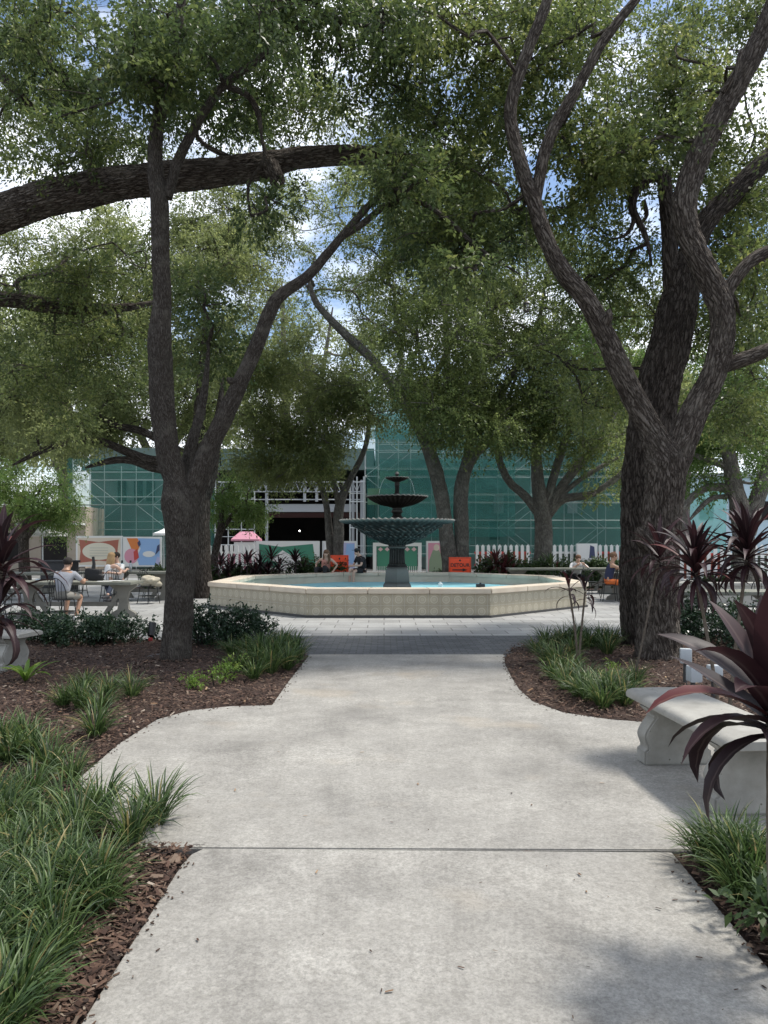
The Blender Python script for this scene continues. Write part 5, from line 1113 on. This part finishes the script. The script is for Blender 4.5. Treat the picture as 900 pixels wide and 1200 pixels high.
for px, py, s in [(300, 790, 1.1), (318, 792, 1.15), (336, 788, 1.1), (350, 776, 1.0), (290, 775, 1.1), (310, 772, 1.1), (328, 770, 1.1), (345, 762, 1.0), (282, 790, 1.0), (322, 782, 1.2), (305, 781, 1.2), (298, 800, .9), (272, 770, 1.0), (332, 760, 1.0)]:
    p = G(px, py); tuft(p.x, p.y, s, 'full grass tuft at the corner of the left bed where the path narrows', 'grass tufts at the left corner of the path')
for px, py, s in [(640, 778, 1.0), (655, 786, 1.05), (668, 797, 1.0), (640, 762, 1.0), (655, 760, 1.0), (672, 772, 1.05), (686, 808, 1.0), (700, 818, 1.0), (716, 826, 1.05), (732, 830, 1.0), (690, 826, .95), (706, 834, .9), (745, 806, .8), (665, 812, .95), (678, 820, .95), (628, 768, .9), (690, 762, 1.1), (704, 760, 1.1), (718, 758, 1.1), (676, 757, 1.1), (725, 820, .9), (650, 800, .95), (662, 756, 1.0), (712, 770, 1.0)]:
    p = G(px, py); tuft(p.x, p.y, s, 'grass tuft along the curved edge of the right bed between path and oak', 'grass tufts edging the right bed')
for k in range(20):
    y = random.uniform(2.3, 3.5); x = (1.50 if y > 2.9 else 1.47) + random.random() ** 1.4 * .5
    tuft(x, y, random.uniform(.75, 1.0), 'grass tuft in the small corner bed right of the lower path slab', 'grass tufts in the lower right corner bed')
M['leaf_under'] = M['leaf_shrub']

def shrub(name, label, cat, c, r, n_clump, n_leaf, L, W, mt, seed, group=None, stems=True):
    rd = random.Random(seed); o = Vector((c[0], c[1], 0)); root = thing(name, label, cat, o, 0, group); cl = []
    for k in range(n_clump):
        a = rd.uniform(0, 6.28); q = rd.random() ** .5
        p = Vector((c[0] + r[0] * q * math.cos(a), c[1] + r[1] * q * math.sin(a), .12 + (r[2] - .12) * rd.random() * (1 - .35 * q)))
        s = rd.uniform(.10, .2) * (r[2] / .5) ** .5; cl.append((p, (s, s, s)))
    if stems:
        b = MB()
        for p, _ in cl[::2]:
            s0 = Vector((c[0] + (p.x - c[0]) * .5, c[1] + (p.y - c[1]) * .5, 0)); b.tube([s0 - o, s0.lerp(p, .5) - o + Vector((0, 0, .04)), p - o], [.009, .007, .004], 5, cap=False)
        b.build('stems', M['bark_dark'], root)
    leaf_cloud(cl, n_leaf, L, W, mt, 'foliage', root, o, seed=seed, twig_len=1.1, up=.9, droop=-.1); return root
for (px, py, rx, ry, rz, nl, lab) in [(95, 757, .75, .45, .42, 5200, 'low dark green shrub at the front of the left tables, below the seated man'), (140, 752, .7, .4, .36, 4600, 'low dark shrub left of the forked trunk'), (45, 752, .6, .45, .5, 4200, 'taller dark shrub between the concrete bench and the left table'),
        (243, 758, .40, .35, .72, 4200, 'tall glossy dark shrub just right of the forked trunk'), (282, 760, .45, .35, .62, 4600, 'glossy dark shrub with upright sprouts in front of the pool wall'),
        (822, 752, .6, .5, .75, 5200, 'dark glossy shrub right of the oaks behind the bench'), (870, 760, .5, .5, .7, 3800, 'dark glossy shrub at the right edge behind the bench')]:
    p = G(px, py); shrub('glossy_shrub', lab, 'shrub', (p.x, p.y), (rx, ry, rz), 44, nl, .05, .028, M['leaf_shrub'], px, 'dark shrubs in the near beds')
for (px, py, rx, rz, lab) in [(268, 800, .14, .22, 'small lime green leafy plant beside the corner grass of the left bed'), (255, 806, .12, .2, 'low lime plant left of the corner grass in the left bed'), (225, 812, .10, .14, 'tiny lime seedling in the mulch in front of the forked trunk'), (712, 803, .12, .22, 'bright green weed among the tufts near the bench')]:
    p = G(px, py); shrub('lime_plant', lab, 'plant', (p.x, p.y), (rx, rx, rz), 10, 260, .045, .014, M['leaf_lime'], px)
p = P(890, 1085, 2.75); shrub('leafy_weed', 'broad leaved green weed at the foot of the dark strap plant, right edge', 'plant', (1.50, 2.75), (.14, .14, .28), 14, 380, .055, .024, M['leaf_hedge'], 5)

# hedges beyond the pool
for (px0, px1, d_, h_, nl, lab) in [(235, 345, 25.6, .75, 12000, 'low green groundcover hedge behind the left side of the pool'), (340, 400, 26.0, 1.0, 8000, 'dark shrub mass behind the seated woman at the pool'), (552, 640, 26.4, 1.15, 12000, 'clipped green hedge right of the near DETOUR sign'), (640, 735, 26.6, 1.1, 12000, 'green hedge behind the long table and the woman in white'), (505, 552, 27.5, .6, 4000, 'low planting at the foot of the twin stemmed tree'), (166, 208, 25.0, .7, 5000, 'small green hedge under the colourful banner'), (815, 905, 22.0, .55, 7000, 'low green planting at the far right beyond the tables')]:
    x0 = (px0 - CX) * d_ / FPX; x1 = (px1 - CX) * d_ / FPX
    shrub('hedge', lab, 'hedge', ((x0 + x1) / 2, d_), ((x1 - x0) / 2, .6, h_), 70, nl, .10, .055, M['leaf_hedge'], px0, 'hedges beyond the pool')

# cordylines
def cordyline(label, base, heads, L, W, nleaf, mt=None, seed=1, stem_r=.014, group=None, name='cordyline', bendr=(.5, 2.2)):
    rd = random.Random(seed); o = Vector((base[0], base[1], 0)); root = thing(name, label, 'plant', o, 0, group)
    for (hx, hy, hz) in heads:
        h = Vector((hx, hy, hz)) - o; b = MB()
        pts, ra = spline([(0, 0, -.02), h * .4 + Vector((rd.uniform(-.03, .03), 0, 0)), h], [stem_r, stem_r * .9, stem_r * .8], .06)
        b.tube(pts, [q * (1 + .12 * (i % 2)) for i, q in enumerate(ra)], 8); b.build('cane', M['stem_pale'], root)
        vs, fs, at, rn = [], [], [], []; vr, fr_, ar, rr = [], [], [], []
        for k in range(nleaf):
            t = k / nleaf; a = k * 2.399 + rd.uniform(-.2, .2); e = R(88) * (t ** .8) - R(25) * (1 - t) + rd.uniform(-.12, .12)
            pos = h + Vector((0, 0, (t - .7) * .16)); Lk = L * rd.uniform(.75, 1.1) * (.8 + .3 * math.sin(t * 3.1)); bn = rd.uniform(*bendr) * (1.15 - t * .75)
            tgt = (vr, fr_, ar, rr) if rd.random() < .12 and t > .3 else (vs, fs, at, rn)
            strap(*tgt, pos, a, e, Lk, W * rd.uniform(.75, 1.1), bn, 8, rd.random(), rd.uniform(-.5, .5), .16)
        straps_obj('leaf_rosette', vs, fs, at, rn, mt or M['ti'], root)
        if vr: straps_obj('red_leaves', vr, fr_, ar, rr, M['ti_red'], root)
    return root
cordyline('large wine purple strap leaved plant at the right edge in front of the bench', (1.40, 2.62), [(1.37, 2.62, .97)], .50, .10, 36, seed=3, stem_r=.017, bendr=(.3, 2.6))
cordyline('dark wine strap leaved plant with two heads at the right edge behind the bench', (2.45, 5.3), [(2.58, 5.25, 1.50), (2.27, 5.4, 1.38)], .42, .045, 70, seed=4, bendr=(.6, 3.0))
cordyline('slender dark strap leaved plant on a thin cane against the oak trunk', (2.72, 8.1), [(2.98, 8.0, 1.42)], .52, .06, 26, seed=5, stem_r=.012, bendr=(1.1, 2.8))
cordyline('small drooping half dried strap plant in the grass tufts left of the oak trunk', (2.36, 9.0), [(2.24, 8.95, 1.02), (2.42, 8.9, .98)], .34, .045, 9, seed=6, bendr=(1.5, 3))
cordyline('dark wine strap plant leaning in at the left edge above the concrete bench', (-2.72, 5.0), [(-2.58, 5.0, 1.42), (-2.66, 5.1, 1.12)], .44, .06, 28, seed=7, bendr=(1.0, 3.0))
for i, (px, d_, h_, n_, lab) in enumerate([(258, 25.0, 1.35, 1, 'leftmost dark red strap plant behind the pool'), (272, 25.4, 1.2, 1, 'dark red strap plant second from the left behind the pool'), (290, 25.0, 1.45, 1, 'dark red strap plant in front of the pink roof shape'), (305, 25.3, 1.3, 1, 'dark red strap plant just right of the pink roof shape'), (318, 25.1, 1.7, 1, 'tallest dark red strap plant of the row behind the pool'), (346, 25.6, 1.55, 1, 'lone dark strap plant in front of the green banner'), (581, 25.8, 1.45, 1, 'red strap plant rising from the hedge right of the near DETOUR sign'), (592, 26.0, 1.2, 1, 'lower red strap plant beside the tall one in the hedge'), (645, 26.0, 1.25, 1, 'greenish strap plant in the hedge near the pale spreading tree')]):
    x = (px - CX) * d_ / FPX
    cordyline(lab, (x, d_), [(x, d_, h_ * .62), (x + .25, d_ + .1, h_ * .4)], .62, .07, 30, seed=40 + i, group='strap leaved plants beyond the pool', mt=M['ti_red'] if i in (6, 7) else (M['leaf_hedge'] if i == 8 else None))
# lime strap plant beside the left bench
vs, fs, at, rn = [], [], [], []
for k in range(13): strap(vs, fs, at, rn, (0, 0, 0), k * 2.4, R(50 + 3 * (k % 8)), .42 * random.uniform(.7, 1.1), .05, random.uniform(.8, 2.2), 7, random.random())
o = straps_obj('ginger_plant', vs, fs, at, rn, M['leaf_lime'], None); o.location = (-3.95, 8.15, .03); tag(o, 'yellow green strap leaved young plant in front of the left concrete bench', 'plant')
